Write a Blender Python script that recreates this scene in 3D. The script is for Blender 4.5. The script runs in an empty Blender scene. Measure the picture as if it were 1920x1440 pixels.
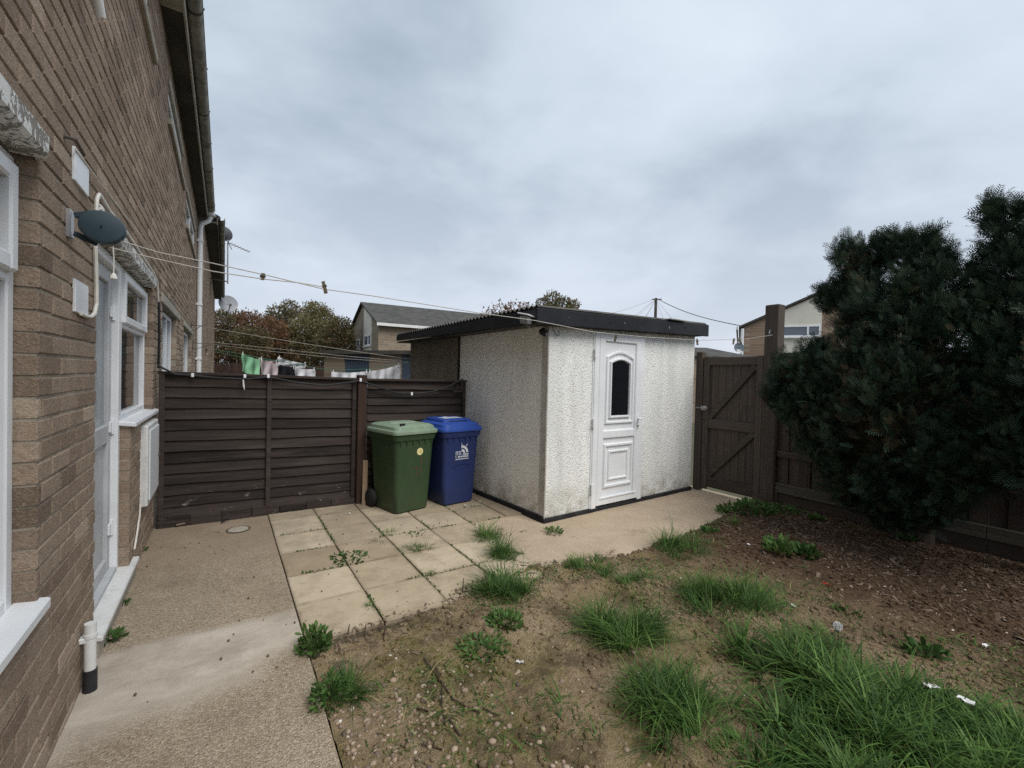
import bpy, bmesh, math, random
import numpy as np
from mathutils import Vector, Matrix

random.seed(11)
rng = np.random.default_rng(11)
sc = bpy.context.scene
COL = sc.collection
R = math.radians

# ------------------------------------------------------------------ camera
CAM_Z, FPX, PW, PH = 1.5, 850.0, 1920.0, 1440.0
YAW, PITCH, ROLL = R(32.4), R(-0.95), R(1.4)
CF = Vector((math.sin(YAW)*math.cos(PITCH), math.cos(YAW)*math.cos(PITCH), math.sin(PITCH)))
_r = Vector((math.cos(YAW), -math.sin(YAW), 0)); _u = _r.cross(CF)
CX = _r*math.cos(ROLL) + _u*math.sin(ROLL)
CY = -_r*math.sin(ROLL) + _u*math.cos(ROLL)
CPOS = Vector((0, 0, CAM_Z))
cam = bpy.data.cameras.new('camera'); cam_o = bpy.data.objects.new('camera', cam); COL.objects.link(cam_o)
cam.sensor_width = 36.0; cam.lens = 36.0*FPX/PW; cam.clip_start = 0.05; cam.clip_end = 2000
mw = Matrix.Identity(4)
for i in range(3):
    mw[i][0] = CX[i]; mw[i][1] = CY[i]; mw[i][2] = -CF[i]; mw[i][3] = CPOS[i]
cam_o.matrix_world = mw
sc.camera = cam_o

# ------------------------------------------------------------------ world: overcast sky
SUN_EL, SUN_AZ = R(52), R(168)     # azimuth measured from +Y towards +X
world = bpy.data.worlds.new('World'); sc.world = world; world.use_nodes = True
nt = world.node_tree; nt.nodes.clear()
def wn(t, **k):
    n = nt.nodes.new(t)
    for a, b in k.items(): setattr(n, a, b)
    return n
def wmath(op, a, b=None):
    n = wn('ShaderNodeMath', operation=op)
    for i, s in enumerate((a, b)):
        if s is None: continue
        if isinstance(s, (int, float)): n.inputs[i].default_value = s
        else: nt.links.new(s, n.inputs[i])
    return n.outputs[0]
wo = wn('ShaderNodeOutputWorld'); bg = wn('ShaderNodeBackground')
sky = wn('ShaderNodeTexSky', sky_type='NISHITA', sun_disc=False)
sky.sun_elevation = SUN_EL; sky.sun_rotation = SUN_AZ
tc = wn('ShaderNodeTexCoord'); sep = wn('ShaderNodeSeparateXYZ'); nt.links.new(tc.outputs['Generated'], sep.inputs[0])
zz = wmath('ADD', wmath('MAXIMUM', sep.outputs[2], 0.0), 0.22)
comb = wn('ShaderNodeCombineXYZ')
nt.links.new(wmath('DIVIDE', sep.outputs[0], zz), comb.inputs[0]); nt.links.new(wmath('DIVIDE', sep.outputs[1], zz), comb.inputs[1])
comb.inputs[2].default_value = 3.7
def wnoise(scale, detail, rough, dist):
    n = wn('ShaderNodeTexNoise'); n.inputs['Scale'].default_value = scale; n.inputs['Detail'].default_value = detail
    n.inputs['Roughness'].default_value = rough; n.inputs['Distortion'].default_value = dist
    nt.links.new(comb.outputs[0], n.inputs['Vector']); return n.outputs[0]
c1 = wnoise(0.62, 7, 0.5, 0.35); c2 = wnoise(1.9, 6, 0.55, 0.2)
cl = wmath('ADD', wmath('MULTIPLY', c1, 0.72), wmath('MULTIPLY', c2, 0.28))
cr = wn('ShaderNodeValToRGB'); nt.links.new(cl, cr.inputs[0])
cr.color_ramp.elements[0].position = 0.40; cr.color_ramp.elements[0].color = (0.375, 0.45, 0.53, 1)
cr.color_ramp.elements[1].position = 0.63; cr.color_ramp.elements[1].color = (0.685, 0.76, 0.845, 1)
e = cr.color_ramp.elements.new(0.50); e.color = (0.56, 0.635, 0.72, 1)
# the cloud deck pales a little towards the horizon
hz = wn('ShaderNodeMapRange'); nt.links.new(sep.outputs[2], hz.inputs[0])
hz.inputs[1].default_value = 0.0; hz.inputs[2].default_value = 0.45; hz.inputs[3].default_value = 0.75; hz.inputs[4].default_value = 0.0
mh = wn('ShaderNodeMix', data_type='RGBA'); nt.links.new(hz.outputs[0], mh.inputs[0]); nt.links.new(cr.outputs[0], mh.inputs[6])
mh.inputs[7].default_value = (0.69, 0.725, 0.815, 1)
sc10 = wn('ShaderNodeVectorMath', operation='SCALE'); nt.links.new(mh.outputs[2], sc10.inputs[0]); sc10.inputs[3].default_value = 5.75
mx = wn('ShaderNodeMix', data_type='RGBA'); mx.inputs[0].default_value = 0.95
nt.links.new(sky.outputs[0], mx.inputs[6]); nt.links.new(sc10.outputs[0], mx.inputs[7])
nt.links.new(mx.outputs[2], bg.inputs[0]); bg.inputs[1].default_value = 0.1
nt.links.new(bg.outputs[0], wo.inputs[0])
# ------------------------------------------------------------------ sun behind the cloud
sun = bpy.data.lights.new('sun', 'SUN'); sun.energy = 1.5; sun.angle = R(38); sun.color = (1.0, 0.965, 0.91)
sun_o = bpy.data.objects.new('sun', sun); COL.objects.link(sun_o)
sd = Vector((math.sin(SUN_AZ)*math.cos(SUN_EL), math.cos(SUN_AZ)*math.cos(SUN_EL), math.sin(SUN_EL)))
sun_o.rotation_euler = sd.to_track_quat('Z', 'Y').to_euler(); sun_o.location = (0, 0, 30)
vs = sc.view_settings; vs.view_transform = 'Standard'; vs.look = 'None'; vs.exposure = 0.98; vs.gamma = 1.0; vs.use_curve_mapping = False
sc.cycles.max_bounces = 6; sc.cycles.transparent_max_bounces = 6
sc.cycles.use_denoising = False          # keep the fine grain of the surfaces
sc.cycles.use_adaptive_sampling = True; sc.cycles.adaptive_threshold = 0.006

# ------------------------------------------------------------------ measuring helpers (photo pixel -> point on a real plane)
def ray(u, v): return CF + CX*((u-PW/2)/FPX) - CY*((v-PH/2)/FPX)
def on_plane(u, v, p, n):
    r = ray(u, v); n = Vector(n); t = ((Vector(p)-CPOS).dot(n))/r.dot(n); return CPOS + r*t
def at_x(u, v, x): return on_plane(u, v, (x, 0, 0), (1, 0, 0))
def at_y(u, v, y): return on_plane(u, v, (0, y, 0), (0, 1, 0))
def at_z(u, v, z=0.0): return on_plane(u, v, (0, 0, z), (0, 0, 1))
def at_d(u, v, d): return CPOS + ray(u, v)*d

# ------------------------------------------------------------------ object helpers
WLOC = {}
def tag(o, label=None, cat=None, group=None, kind=None):
    if label: o['label'] = label
    if cat: o['category'] = cat
    if group: o['group'] = group
    if kind: o['kind'] = kind
    return o
def place(o, base, parent):
    WLOC[o.name] = Vector(base)
    if parent is not None:
        o.parent = parent; o.location = Vector(base) - WLOC[parent.name]
    else: o.location = base
def thing(name, loc, label=None, cat=None, group=None):
    o = bpy.data.objects.new(name, None); COL.objects.link(o); o.empty_display_size = 0.1
    place(o, loc, None); tag(o, label, cat, group); return o

class MB:
    """collects faces in world coordinates and links them as ONE mesh object"""
    def __init__(s): s.v = []; s.f = []; s.t = []; s.tint = 0.5
    def face(s, idx): s.f.append(tuple(idx)); s.t.append(s.tint)
    def add(s, vs_, fs, tint=None):
        if tint is not None: s.tint = tint
        b = len(s.v); s.v += [tuple(p) for p in vs_]
        for f in fs: s.face([b+i for i in f])
        return s
    def box(s, x0, x1, y0, y1, z0, z1, tint=None):
        return s.add([(x, y, z) for z in (z0, z1) for y in (y0, y1) for x in (x0, x1)],
                     [(0,2,3,1),(4,5,7,6),(0,1,5,4),(2,6,7,3),(0,4,6,2),(1,3,7,5)], tint)
    def bbox(s, x0, x1, y0, y1, z0, z1, b=0.006, tint=None):
        """box with chamfered edges"""
        P = []; F = []; c = ((x0,x1),(y0,y1),(z0,z1)); b = min(b, (x1-x0)*.45, (y1-y0)*.45, (z1-z0)*.45)
        ids = {}
        for sx in (0,1):
            for sy in (0,1):
                for sz in (0,1):
                    for ax in range(3):
                        p = [c[0][sx], c[1][sy], c[2][sz]]
                        for k, sg in enumerate((sx, sy, sz)):
                            if k != ax: p[k] += b*(1-2*sg)
                        ids[(sx,sy,sz,ax)] = len(P); P.append(tuple(p))
        for ax in range(3):
            o = [k for k in range(3) if k != ax]
            for sg in (0,1):
                q = []
                for a, d in ((0,0),(1,0),(1,1),(0,1)):
                    k = [0,0,0]; k[ax] = sg; k[o[0]] = a; k[o[1]] = d; q.append(ids[(*k, ax)])
                F.append(q)
            for a in (0,1):
                for d in (0,1):
                    k0 = [0,0,0]; k0[o[0]] = a; k0[o[1]] = d; k1 = list(k0); k1[ax] = 1
                    F.append([ids[(*k0,o[0])], ids[(*k1,o[0])], ids[(*k1,o[1])], ids[(*k0,o[1])]])
        for sx in (0,1):
            for sy in (0,1):
                for sz in (0,1): F.append([ids[(sx,sy,sz,0)], ids[(sx,sy,sz,1)], ids[(sx,sy,sz,2)]])
        return s.add(P, F, tint)
    def obox(s, o, ex, ey, ez, tint=None, b=0.0):
        """box from corner o spanned by three vectors"""
        o, ex, ey, ez = map(Vector, (o, ex, ey, ez))
        if b > 0:
            m = MB(); m.bbox(0, ex.length, 0, ey.length, 0, ez.length, b)
            a, c, d = ex.normalized(), ey.normalized(), ez.normalized()
            return s.add([o + a*p[0] + c*p[1] + d*p[2] for p in m.v], m.f, tint)
        return s.add([o + ex*i + ey*j + ez*k for k in (0,1) for j in (0,1) for i in (0,1)],
                     [(0,2,3,1),(4,5,7,6),(0,1,5,4),(2,6,7,3),(0,4,6,2),(1,3,7,5)], tint)
    def bar(s, p, q, w, h, up=(0,0,1), tint=None, b=0.0):
        p, q = Vector(p), Vector(q); d = q-p; up = Vector(up)
        sx = d.cross(up)
        if sx.length < 1e-6: sx = d.cross(Vector((1,0,0)))
        sx.normalize(); sz = sx.cross(d).normalized()
        return s.obox(p - sx*w/2 - sz*h/2, d, sx*w, sz*h, tint, b)
    def tube(s, pts, r, n=8, tint=None, cap=True):
        pts = [Vector(p) for p in pts]; rs = r if isinstance(r, (list, tuple)) else [r]*len(pts)
        V = []; F = []; prev = None
        for i, p in enumerate(pts):
            d = (pts[min(i+1, len(pts)-1)] - pts[max(i-1, 0)]).normalized()
            a = prev - d*prev.dot(d) if prev is not None else d.orthogonal()
            a = a.normalized() if a.length > 1e-6 else d.orthogonal().normalized()
            prev = a; c = d.cross(a)
            for k in range(n):
                t = 2*math.pi*k/n; V.append(p + (a*math.cos(t) + c*math.sin(t))*rs[i])
        for i in range(len(pts)-1):
            for k in range(n):
                k2 = (k+1) % n; F.append((i*n+k, i*n+k2, (i+1)*n+k2, (i+1)*n+k))
        if cap: F.append(tuple(range(n-1, -1, -1))); F.append(tuple(range((len(pts)-1)*n, len(pts)*n)))
        return s.add(V, F, tint)
    def prism(s, poly, d, tint=None):
        """closed polygon (list of 3D points) extruded by vector d"""
        n = len(poly); d = Vector(d); V = [Vector(p) for p in poly] + [Vector(p)+d for p in poly]
        F = [tuple(range(n-1,-1,-1)), tuple(range(n, 2*n))] + [(i, (i+1)%n, n+(i+1)%n, n+i) for i in range(n)]
        return s.add(V, F, tint)
    def loft(s, rings, cap=True, tint=None):
        n = len(rings[0]); V = [p for r in rings for p in r]; F = []
        for i in range(len(rings)-1):
            for k in range(n): F.append((i*n+k, i*n+(k+1)%n, (i+1)*n+(k+1)%n, (i+1)*n+k))
        if cap: F.append(tuple(range(n-1,-1,-1))); F.append(tuple(range((len(rings)-1)*n, len(rings)*n)))
        return s.add(V, F, tint)
    def xf(s, m):
        s.v = [tuple(m @ Vector(p)) for p in s.v]; return s
    def build(s, name, mat, parent=None, smooth=False, base=None):
        a = np.array(s.v, dtype=float)
        if base is None: base = Vector(((a[:,0].min()+a[:,0].max())/2, (a[:,1].min()+a[:,1].max())/2, a[:,2].min()))
        b = Vector(base)
        me = bpy.data.meshes.new(name); me.from_pydata([(p[0]-b[0], p[1]-b[1], p[2]-b[2]) for p in s.v], [], s.f)
        at = me.attributes.new('tint', 'FLOAT', 'FACE'); at.data.foreach_set('value', np.array(s.t, dtype=np.float32))
        bm = bmesh.new(); bm.from_mesh(me); bmesh.ops.recalc_face_normals(bm, faces=bm.faces)
        if smooth:
            for f in bm.faces: f.smooth = True
            for ed in bm.edges:
                if len(ed.link_faces) == 2 and ed.calc_face_angle(0) > R(40): ed.smooth = False
        bm.to_mesh(me); bm.free()
        me.materials.append(mat)
        o = bpy.data.objects.new(name, me); COL.objects.link(o); place(o, b, parent); return o

def instance_mesh(name, mat, tv, tf, pos, rot, scl, tint, parent=None, base=None):
    """many copies of a small template joined in one mesh (numpy). tv (n,3), tf list of tris/quads of equal length"""
    tv = np.asarray(tv, float); tf = np.asarray(tf, int); N = len(pos); n = len(tv); k = tf.shape[1]
    scl = np.asarray(scl, float); scl = np.repeat(scl[:, None], 3, 1) if scl.ndim == 1 else scl
    V = np.einsum('nij,nvj->nvi', rot, tv[None]*scl[:, None, :]) + pos[:, None, :]
    F = (tf[None] + (np.arange(N)*n)[:, None, None]).reshape(-1, k); V = V.reshape(-1, 3)
    if base is None: base = (float(V[:,0].mean()), float(V[:,1].mean()), float(V[:,2].min()))
    V = V - np.array(base)
    me = bpy.data.meshes.new(name); me.vertices.add(len(V)); me.vertices.foreach_set('co', V.astype(np.float32).ravel())
    me.loops.add(F.size); me.loops.foreach_set('vertex_index', F.astype(np.int32).ravel())
    me.polygons.add(len(F)); me.polygons.foreach_set('loop_start', (np.arange(len(F))*k).astype(np.int32))
    try: me.polygons.foreach_set('loop_total', np.full(len(F), k, np.int32))
    except Exception: pass
    at = me.attributes.new('tint', 'FLOAT', 'FACE'); at.data.foreach_set('value', np.repeat(np.asarray(tint, np.float32), len(tf)))
    me.update(calc_edges=True); me.validate()
    me.materials.append(mat)
    o = bpy.data.objects.new(name, me); COL.objects.link(o); place(o, base, parent); return o
def rot_from(dirs, roll=None):
    """rotation matrices whose local +Z points along dirs (N,3), rolled about it"""
    z = dirs/np.linalg.norm(dirs, axis=1, keepdims=True); N = len(z)
    a = np.where(np.abs(z[:, 2:3]) > .95, np.array([[1., 0, 0]]), np.array([[0, 0, 1.]]))
    x = np.cross(a, z); x /= np.linalg.norm(x, axis=1, keepdims=True); y = np.cross(z, x)
    if roll is None: roll = rng.uniform(0, 2*np.pi, N)
    c, s = np.cos(roll)[:, None], np.sin(roll)[:, None]
    return np.stack([x*c + y*s, -x*s + y*c, z], axis=2)
def rand_dirs(n):
    d = rng.normal(size=(n, 3)); return d/np.linalg.norm(d, axis=1, keepdims=True)

# ------------------------------------------------------------------ materials
MAT = {}
class NM:
    def __init__(s, name):
        s.m = bpy.data.materials.new(name); s.m.use_nodes = True; s.t = s.m.node_tree; s.t.nodes.clear()
        s.out = s.n('ShaderNodeOutputMaterial'); s.b = s.n('ShaderNodeBsdfPrincipled'); s.l(s.b.outputs[0], s.out.inputs[0])
        s.pos = s.n('ShaderNodeNewGeometry').outputs['Position']; MAT[name] = s.m
    def n(s, t, **k):
        n = s.t.nodes.new(t)
        for a, b in k.items(): setattr(n, a, b)
        return n
    def l(s, a, b): s.t.links.new(a, b)
    def put(s, inp, v):
        if isinstance(v, bpy.types.NodeSocket): s.l(v, inp)
        else: inp.default_value = v
    def math(s, op, a, b=0.0, clamp=False):
        n = s.n('ShaderNodeMath', operation=op, use_clamp=clamp); s.put(n.inputs[0], a); s.put(n.inputs[1], b); return n.outputs[0]
    def vec(s, sx=1, sy=1, sz=1, src=None):
        n = s.n('ShaderNodeVectorMath', operation='MULTIPLY'); s.l(src or s.pos, n.inputs[0]); n.inputs[1].default_value = (sx, sy, sz); return n.outputs[0]
    def noise(s, scale, detail=4, rough=0.55, vec=None, dist=0.0):
        n = s.n('ShaderNodeTexNoise'); s.l(vec or s.pos, n.inputs['Vector']); n.inputs['Scale'].default_value = scale
        n.inputs['Detail'].default_value = detail; n.inputs['Roughness'].default_value = rough; n.inputs['Distortion'].default_value = dist
        return n.outputs[0]
    def voro(s, scale, feature='F1', out='Distance', vec=None, rnd=1.0):
        n = s.n('ShaderNodeTexVoronoi', feature=feature); s.l(vec or s.pos, n.inputs['Vector']); n.inputs['Scale'].default_value = scale
        n.inputs['Randomness'].default_value = rnd; return n.outputs[out]
    def ramp(s, fac, stops, interp='LINEAR'):
        n = s.n('ShaderNodeValToRGB'); s.put(n.inputs[0], fac); cr = n.color_ramp; cr.interpolation = interp
        while len(cr.elements) > 1: cr.elements.remove(cr.elements[-1])
        cr.elements[0].position = stops[0][0]; cr.elements[0].color = (*stops[0][1], 1)
        for p, c in stops[1:]: e = cr.elements.new(p); e.color = (*c, 1)
        return n.outputs[0]
    def step(s, v, lo, hi):
        n = s.n('ShaderNodeMapRange'); n.clamp = True; s.put(n.inputs[0], v); n.inputs[1].default_value = lo; n.inputs[2].default_value = hi; return n.outputs[0]
    def mix(s, f, a, b, mode='MIX'):
        n = s.n('ShaderNodeMix', data_type='RGBA', blend_type=mode); s.put(n.inputs[0], f)
        for i, c in ((6, a), (7, b)): s.put(n.inputs[i], c if isinstance(c, bpy.types.NodeSocket) else (*c, 1))
        return n.outputs[2]
    def tint(s):
        n = s.n('ShaderNodeAttribute', attribute_name='tint'); return n.outputs['Fac']
    def xyz(s):
        n = s.n('ShaderNodeSeparateXYZ'); s.l(s.pos, n.inputs[0]); return n.outputs
    def done(s, color, rough=0.85, bump=None, strength=0.3, dist=0.01, spec=0.3, metal=0.0):
        s.put(s.b.inputs['Base Color'], color if isinstance(color, bpy.types.NodeSocket) else (*color, 1))
        s.put(s.b.inputs['Roughness'], rough); s.b.inputs['Specular IOR Level'].default_value = spec; s.b.inputs['Metallic'].default_value = metal
        if bump is not None:
            n = s.n('ShaderNodeBump'); n.inputs['Strength'].default_value = strength; n.inputs['Distance'].default_value = dist
            s.l(bump, n.inputs['Height']); s.l(n.outputs[0], s.b.inputs['Normal'])
        return s.m

def m_brick(name, stops, mul=1.0):
    k = NM(name); t = k.tint(); n1 = k.noise(14, 5, .65); n2 = k.noise(95, 3, .7)
    c = k.ramp(k.math('ADD', k.math('MULTIPLY', t, .75), k.math('MULTIPLY', n1, .25)), stops)
    c = k.mix(k.math('MULTIPLY', k.step(n2, .48, .74), .5), c, (.44, .37, .29))
    c = k.mix(k.math('MULTIPLY', k.step(k.noise(33, 6, .72), .50, .70), .5), c, (.12, .088, .066))
    c = k.mix(k.math('MULTIPLY', k.step(k.noise(130, 2), .58, .75), .5), c, (.07, .055, .045))
    big = k.noise(1.1, 5, .6)
    c = k.mix(k.math('MULTIPLY', k.step(big, .45, .75), .35), c, (.12, .095, .075))
    return k.done(c, .93, k.math('ADD', n2, k.math('ADD', k.math('MULTIPLY', n1, .6), k.noise(33, 6, .72))), .8, .008, .2)
m_brick('brick', [(0.08, (.14,.10,.073)), (.34, (.26,.189,.138)), (.6, (.345,.26,.193)), (.85, (.44,.345,.262)), (1, (.46,.33,.255))])
def m_simple(name, c0, c1, scale=6, rough=.85, bscale=60, strength=.3, dist=.004, spec=.3, det=5, lo=.35, hi=.68, vec=None, metal=0.0, tintmix=0.0, dark=None):
    k = NM(name); v = k.vec(*vec) if vec else None
    f = k.step(k.noise(scale, det, .6, v), lo, hi)
    if tintmix: f = k.math('ADD', k.math('MULTIPLY', f, 1-tintmix), k.math('MULTIPLY', k.tint(), tintmix))
    c = k.mix(f, c0, c1)
    if dark: c = k.mix(k.math('MULTIPLY', k.step(k.noise(dark[1], 6, .7), dark[2], dark[3]), dark[4]), c, dark[0])
    return k.done(c, rough, k.noise(bscale, 4, .6, v), strength, dist, spec, metal)
m_simple('mortar', (.25,.21,.165), (.42,.365,.29), 4, .95, 120, .7, dark=((.10,.085,.065), 2.2, .5, .7, .6))
m_simple('upvc', (.70,.715,.735), (.78,.79,.80), 3, .38, 30, .04, .002, .45, dark=((.45,.43,.38), 9, .6, .8, .35))
m_simple('upvc_dirty', (.60,.60,.58), (.72,.72,.71), 4, .45, 30, .06, .002, .4, dark=((.30,.28,.22), 7, .52, .75, .55))
m_simple('grey_frame', (.40,.41,.42), (.50,.51,.52), 4, .5, 40, .06)
m_simple('soffit', (.055,.05,.045), (.10,.09,.08), 3, .8, 40, .2)
m_simple('fascia', (.36,.34,.29), (.50,.47,.41), 5, .7, 30, .2, dark=((.12,.10,.08), 4, .5, .75, .6))
m_simple('gutter', (.24,.23,.205), (.36,.345,.31), 7, .7, 40, .2, dark=((.055,.05,.04), 6, .48, .7, .75), vec=(1,.3,1))
m_simple('roof_tile', (.04,.04,.04), (.075,.072,.068), 3, .9, 30, .4)
m_simple('concrete_sill', (.30,.27,.22), (.40,.36,.30), 6, .9, 90, .4)
m_simple('black_plastic', (.012,.012,.013), (.028,.028,.03), 8, .5, 50, .1)
m_simple('white_cable', (.62,.60,.54), (.72,.70,.64), 12, .55, 50, .1)
m_simple('line_cord', (.42,.40,.36), (.52,.50,.45), 20, .7, 80, .2)
m_simple('green_cord', (.05,.22,.15), (.10,.33,.22), 20, .6, 80, .2)
m_simple('reel', (.030,.055,.072), (.042,.070,.088), 9, .55, 150, .12, .002, .35)
m_simple('steel', (.30,.30,.31), (.44,.44,.45), 8, .42, 60, .12, .002, .5, metal=.7, dark=((.22,.12,.07), 14, .6, .75, .5))
m_simple('dark_steel', (.05,.045,.04), (.11,.09,.075), 12, .7, 80, .3)
m_simple('dish', (.20,.21,.23), (.28,.29,.31), 5, .5, 60, .1)
k = NM('peeling_paint'); v1 = k.noise(26, 6, .68, dist=.6); msk = k.step(v1, .485, .515)
k.done(k.mix(msk, k.mix(k.noise(40), (.16,.145,.125), (.30,.275,.24)), k.mix(k.noise(9), (.62,.62,.59), (.74,.74,.71))), .8, k.math('ADD', msk, k.math('MULTIPLY', k.noise(90), .4)), .8, .004)
k = NM('glass'); k.done(k.mix(k.noise(1.3), (.016,.020,.022), (.030,.036,.038)), .06, k.noise(2.5, 2), .05, .01, .55)
k = NM('door_glass'); k.done(k.mix(k.noise(2), (.20,.23,.25), (.30,.33,.35)), .25, k.noise(2.5, 2), .03, .01, .5)
k = NM('dark_glass'); k.done((.010,.011,.014), .06, k.noise(3), .05, .01, .9)
k = NM('pane_far'); k.done((.10,.125,.15), .12, None, spec=.5)
# timber: stained dark; grain along x (fence), along z (posts, gate)
def m_wood(name, c0, c1, axis, wear=None, rough=.86, wearz=None):
    k = NM(name); st = {'x': (1.6, 24, 24), 'y': (24, 1.6, 24), 'z': (24, 24, 1.6)}[axis]; v = k.vec(*st)
    g = k.noise(1.6, 6, .65, v, .4); f = k.math('ADD', k.math('MULTIPLY', g, .65), k.math('MULTIPLY', k.tint(), .35))
    c = k.mix(k.step(f, .28, .72), c0, c1)
    c = k.mix(k.math('MULTIPLY', k.step(k.noise(3.0, 5, .7, k.vec(*[a/6 for a in st])), .52, .78), .4), c, tuple(min(1, x*2.3+.012) for x in c1))
    if wear:
        m = k.step(k.noise(9, 7, .75, k.vec(.6, 1, 1.6), .8), wear[1], wear[2])
        if wearz: m = k.math('MULTIPLY', m, k.step(k.xyz()[2], wearz[0], wearz[1]))
        c = k.mix(m, c, wear[0])
    return k.done(c, rough, k.math('ADD', g, k.math('MULTIPLY', k.noise(60), .3)), .55, .006, .25)
m_wood('fence_wood', (.014,.0105,.0095), (.052,.039,.034), 'x', ((.24,.215,.195), .60, .68), wearz=(.42, .14))
m_wood('fence_post_wood', (.030,.017,.013), (.055,.032,.025), 'z')
m_wood('gate_wood', (.055,.042,.034), (.098,.078,.065), 'z')
m_wood('gate_rail_wood', (.055,.042,.034), (.098,.078,.065), 'y')
m_wood('gravel_board_wood', (.05,.043,.034), (.115,.10,.08), 'y')
m_wood('stake_wood', (.20,.135,.085), (.32,.24,.16), 'z')
m_wood('trunk_wood', (.045,.035,.027), (.085,.066,.05), 'z')
# pebbledash
def m_dash(name, base, mid, dark, stain, grn=None, bs=.65):
    k = NM(name); v = k.voro(84, 'F1', 'Distance'); n2 = k.noise(150, 3, .7); n3 = k.noise(52, 4, .65)
    h = k.math('ADD', k.math('MULTIPLY', v, -1.1), k.math('MULTIPLY', n3, .9))
    c = k.mix(k.step(n3, .35, .7), mid, base)
    c = k.mix(k.math('MULTIPLY', k.step(k.math('ADD', v, k.math('MULTIPLY', n2, .25)), .64, .88), .62), c, dark)
    st = k.noise(3.0, 6, .65, k.vec(1, 1, .13), .3)
    c = k.mix(k.math('MULTIPLY', k.step(st, .46, .70), .72), c, stain)
    low = k.math('MULTIPLY', k.step(k.xyz()[2], .40, .02), k.step(k.noise(5, 5, .7), .36, .62))
    c = k.mix(k.math('MULTIPLY', low, .85), c, (.22,.18,.115))
    if grn: c = k.mix(k.math('MULTIPLY', k.step(k.noise(3.1, 6, .7, k.vec(1,1,.3)), .50, .72), .5), c, grn)
    return k.done(c, .95, h, bs, .009, .15)
m_dash('dash_front', (.93,.93,.90), (.86,.86,.83), (.40,.40,.38), (.55,.55,.525), (.68,.72,.67))
m_dash('dash_side', (.95,.925,.865), (.88,.855,.80), (.52,.49,.44), (.70,.665,.60), None, .42)
m_dash('dash_brown', (.33,.285,.235), (.24,.205,.17), (.10,.085,.07), (.18,.15,.122))
m_simple('corner_trim', (.42,.40,.36), (.54,.52,.48), 4, .9, 120, .4, dark=((.22,.17,.11), 3, .5, .75, .6))
m_simple('bitumen', (.012,.012,.013), (.03,.03,.032), 6, .85, 60, .5, .01)
m_simple('fascia_black', (.0045,.005,.0075), (.012,.013,.018), 4, .6, 40, .25, .006, .35, dark=((.05,.05,.055), 9, .6, .8, .5))
m_simple('corrugated', (.05,.048,.043), (.12,.113,.10), 4, .9, 50, .4, dark=((.05,.045,.03), 5, .45, .7, .6))
# ground materials
def aggregate(k, base0, base1, stone_scale=150):
    col = k.voro(stone_scale, 'F1', 'Color'); s = k.n('ShaderNodeSeparateColor'); k.l(col, s.inputs[0])
    d = k.voro(stone_scale, 'F1', 'Distance')
    st = k.ramp(s.outputs[0], [(0, (.20,.15,.10)), (.3, (.33,.26,.18)), (.6, (.42,.345,.25)), (.85, (.52,.44,.335)), (1, (.64,.58,.49))])
    c = k.mix(k.step(k.noise(3, 5), .3, .7), base0, base1)
    c = k.mix(.48, c, st); c = k.mix(k.math('MULTIPLY', k.step(d, .45, .8), .5), c, (.12,.09,.065))
    return c, d
k = NM('path_concrete'); X, Y, Z = k.xyz()
wob = k.math('MULTIPLY', k.math('SUBTRACT', k.noise(2.2, 5, .6), .5), .55)
ag, ad = aggregate(k, (.27,.21,.145), (.39,.315,.23), 120)
sm = k.mix(k.step(k.noise(2.6, 6, .65, k.vec(1, 2.2, 1), .5), .3, .7), (.36,.31,.25), (.52,.465,.39))
sm = k.mix(k.math('MULTIPLY', k.step(k.noise(60, 4, .7), .55, .8), .3), sm, (.17,.15,.125))
t1 = k.math('SUBTRACT', Y, k.math('ADD', 3.10, k.math('MULTIPLY', wob, .25)))            # far edge of the trowelled strip
t2 = k.math('SUBTRACT', Y, k.math('ADD', k.math('ADD', k.math('MULTIPLY', X, .32), 2.52), wob))
strip = k.math('MULTIPLY', k.step(t1, .04, -.04), k.step(t2, -.10, .14))
wornf = k.math('MULTIPLY', k.step(k.math('ADD', Y, k.math('MULTIPLY', wob, 1.4)), 3.9, 4.7), .75)
smf = k.mix(k.step(k.noise(3.4, 5), .35, .7), (.25,.19,.135), (.36,.285,.21))
c = k.mix(wornf, ag, smf); c = k.mix(strip, c, sm)
c = k.mix(k.math('MULTIPLY', k.step(k.noise(1.7, 7, .75), .48, .70), .5), c, (.17,.13,.095))
hb = k.math('MULTIPLY', k.math('MULTIPLY', ad, -1.0), k.math('SUBTRACT', 1.0, k.math('MULTIPLY', strip, .9)))
k.done(c, .92, k.math('ADD', hb, k.math('MULTIPLY', k.noise(80, 4), .4)), .6, .012, .2)
k = NM('shed_path_concrete'); ag, ad = aggregate(k, (.44,.345,.25), (.52,.415,.31), 170)
c = k.mix(.55, ag, k.mix(k.step(k.noise(2.4, 6, .65), .32, .7), (.36,.275,.19), (.54,.435,.32)))
c = k.mix(k.math('MULTIPLY', k.step(k.noise(3.3, 6, .75), .58, .76), .55), c, (.13,.10,.075))
k.done(c, .92, k.math('ADD', k.math('MULTIPLY', ad, -.7), k.noise(60, 4)), .45, .01, .2)
k = NM('paving_slab'); tn = k.tint()
c = k.ramp(k.math('ADD', k.math('MULTIPLY', tn, .45), k.math('MULTIPLY', k.noise(3.2, 6, .65), .55)), [(.2, (.27,.21,.14)), (.45, (.405,.33,.23)), (.75, (.53,.445,.325))])
c = k.mix(k.math('MULTIPLY', k.step(k.noise(110, 3, .7), .52, .75), .35), c, (.23,.18,.125))
c = k.mix(k.math('MULTIPLY', k.step(k.noise(2.0, 7, .78), .47, .66), .6), c, (.20,.155,.105))
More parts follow.
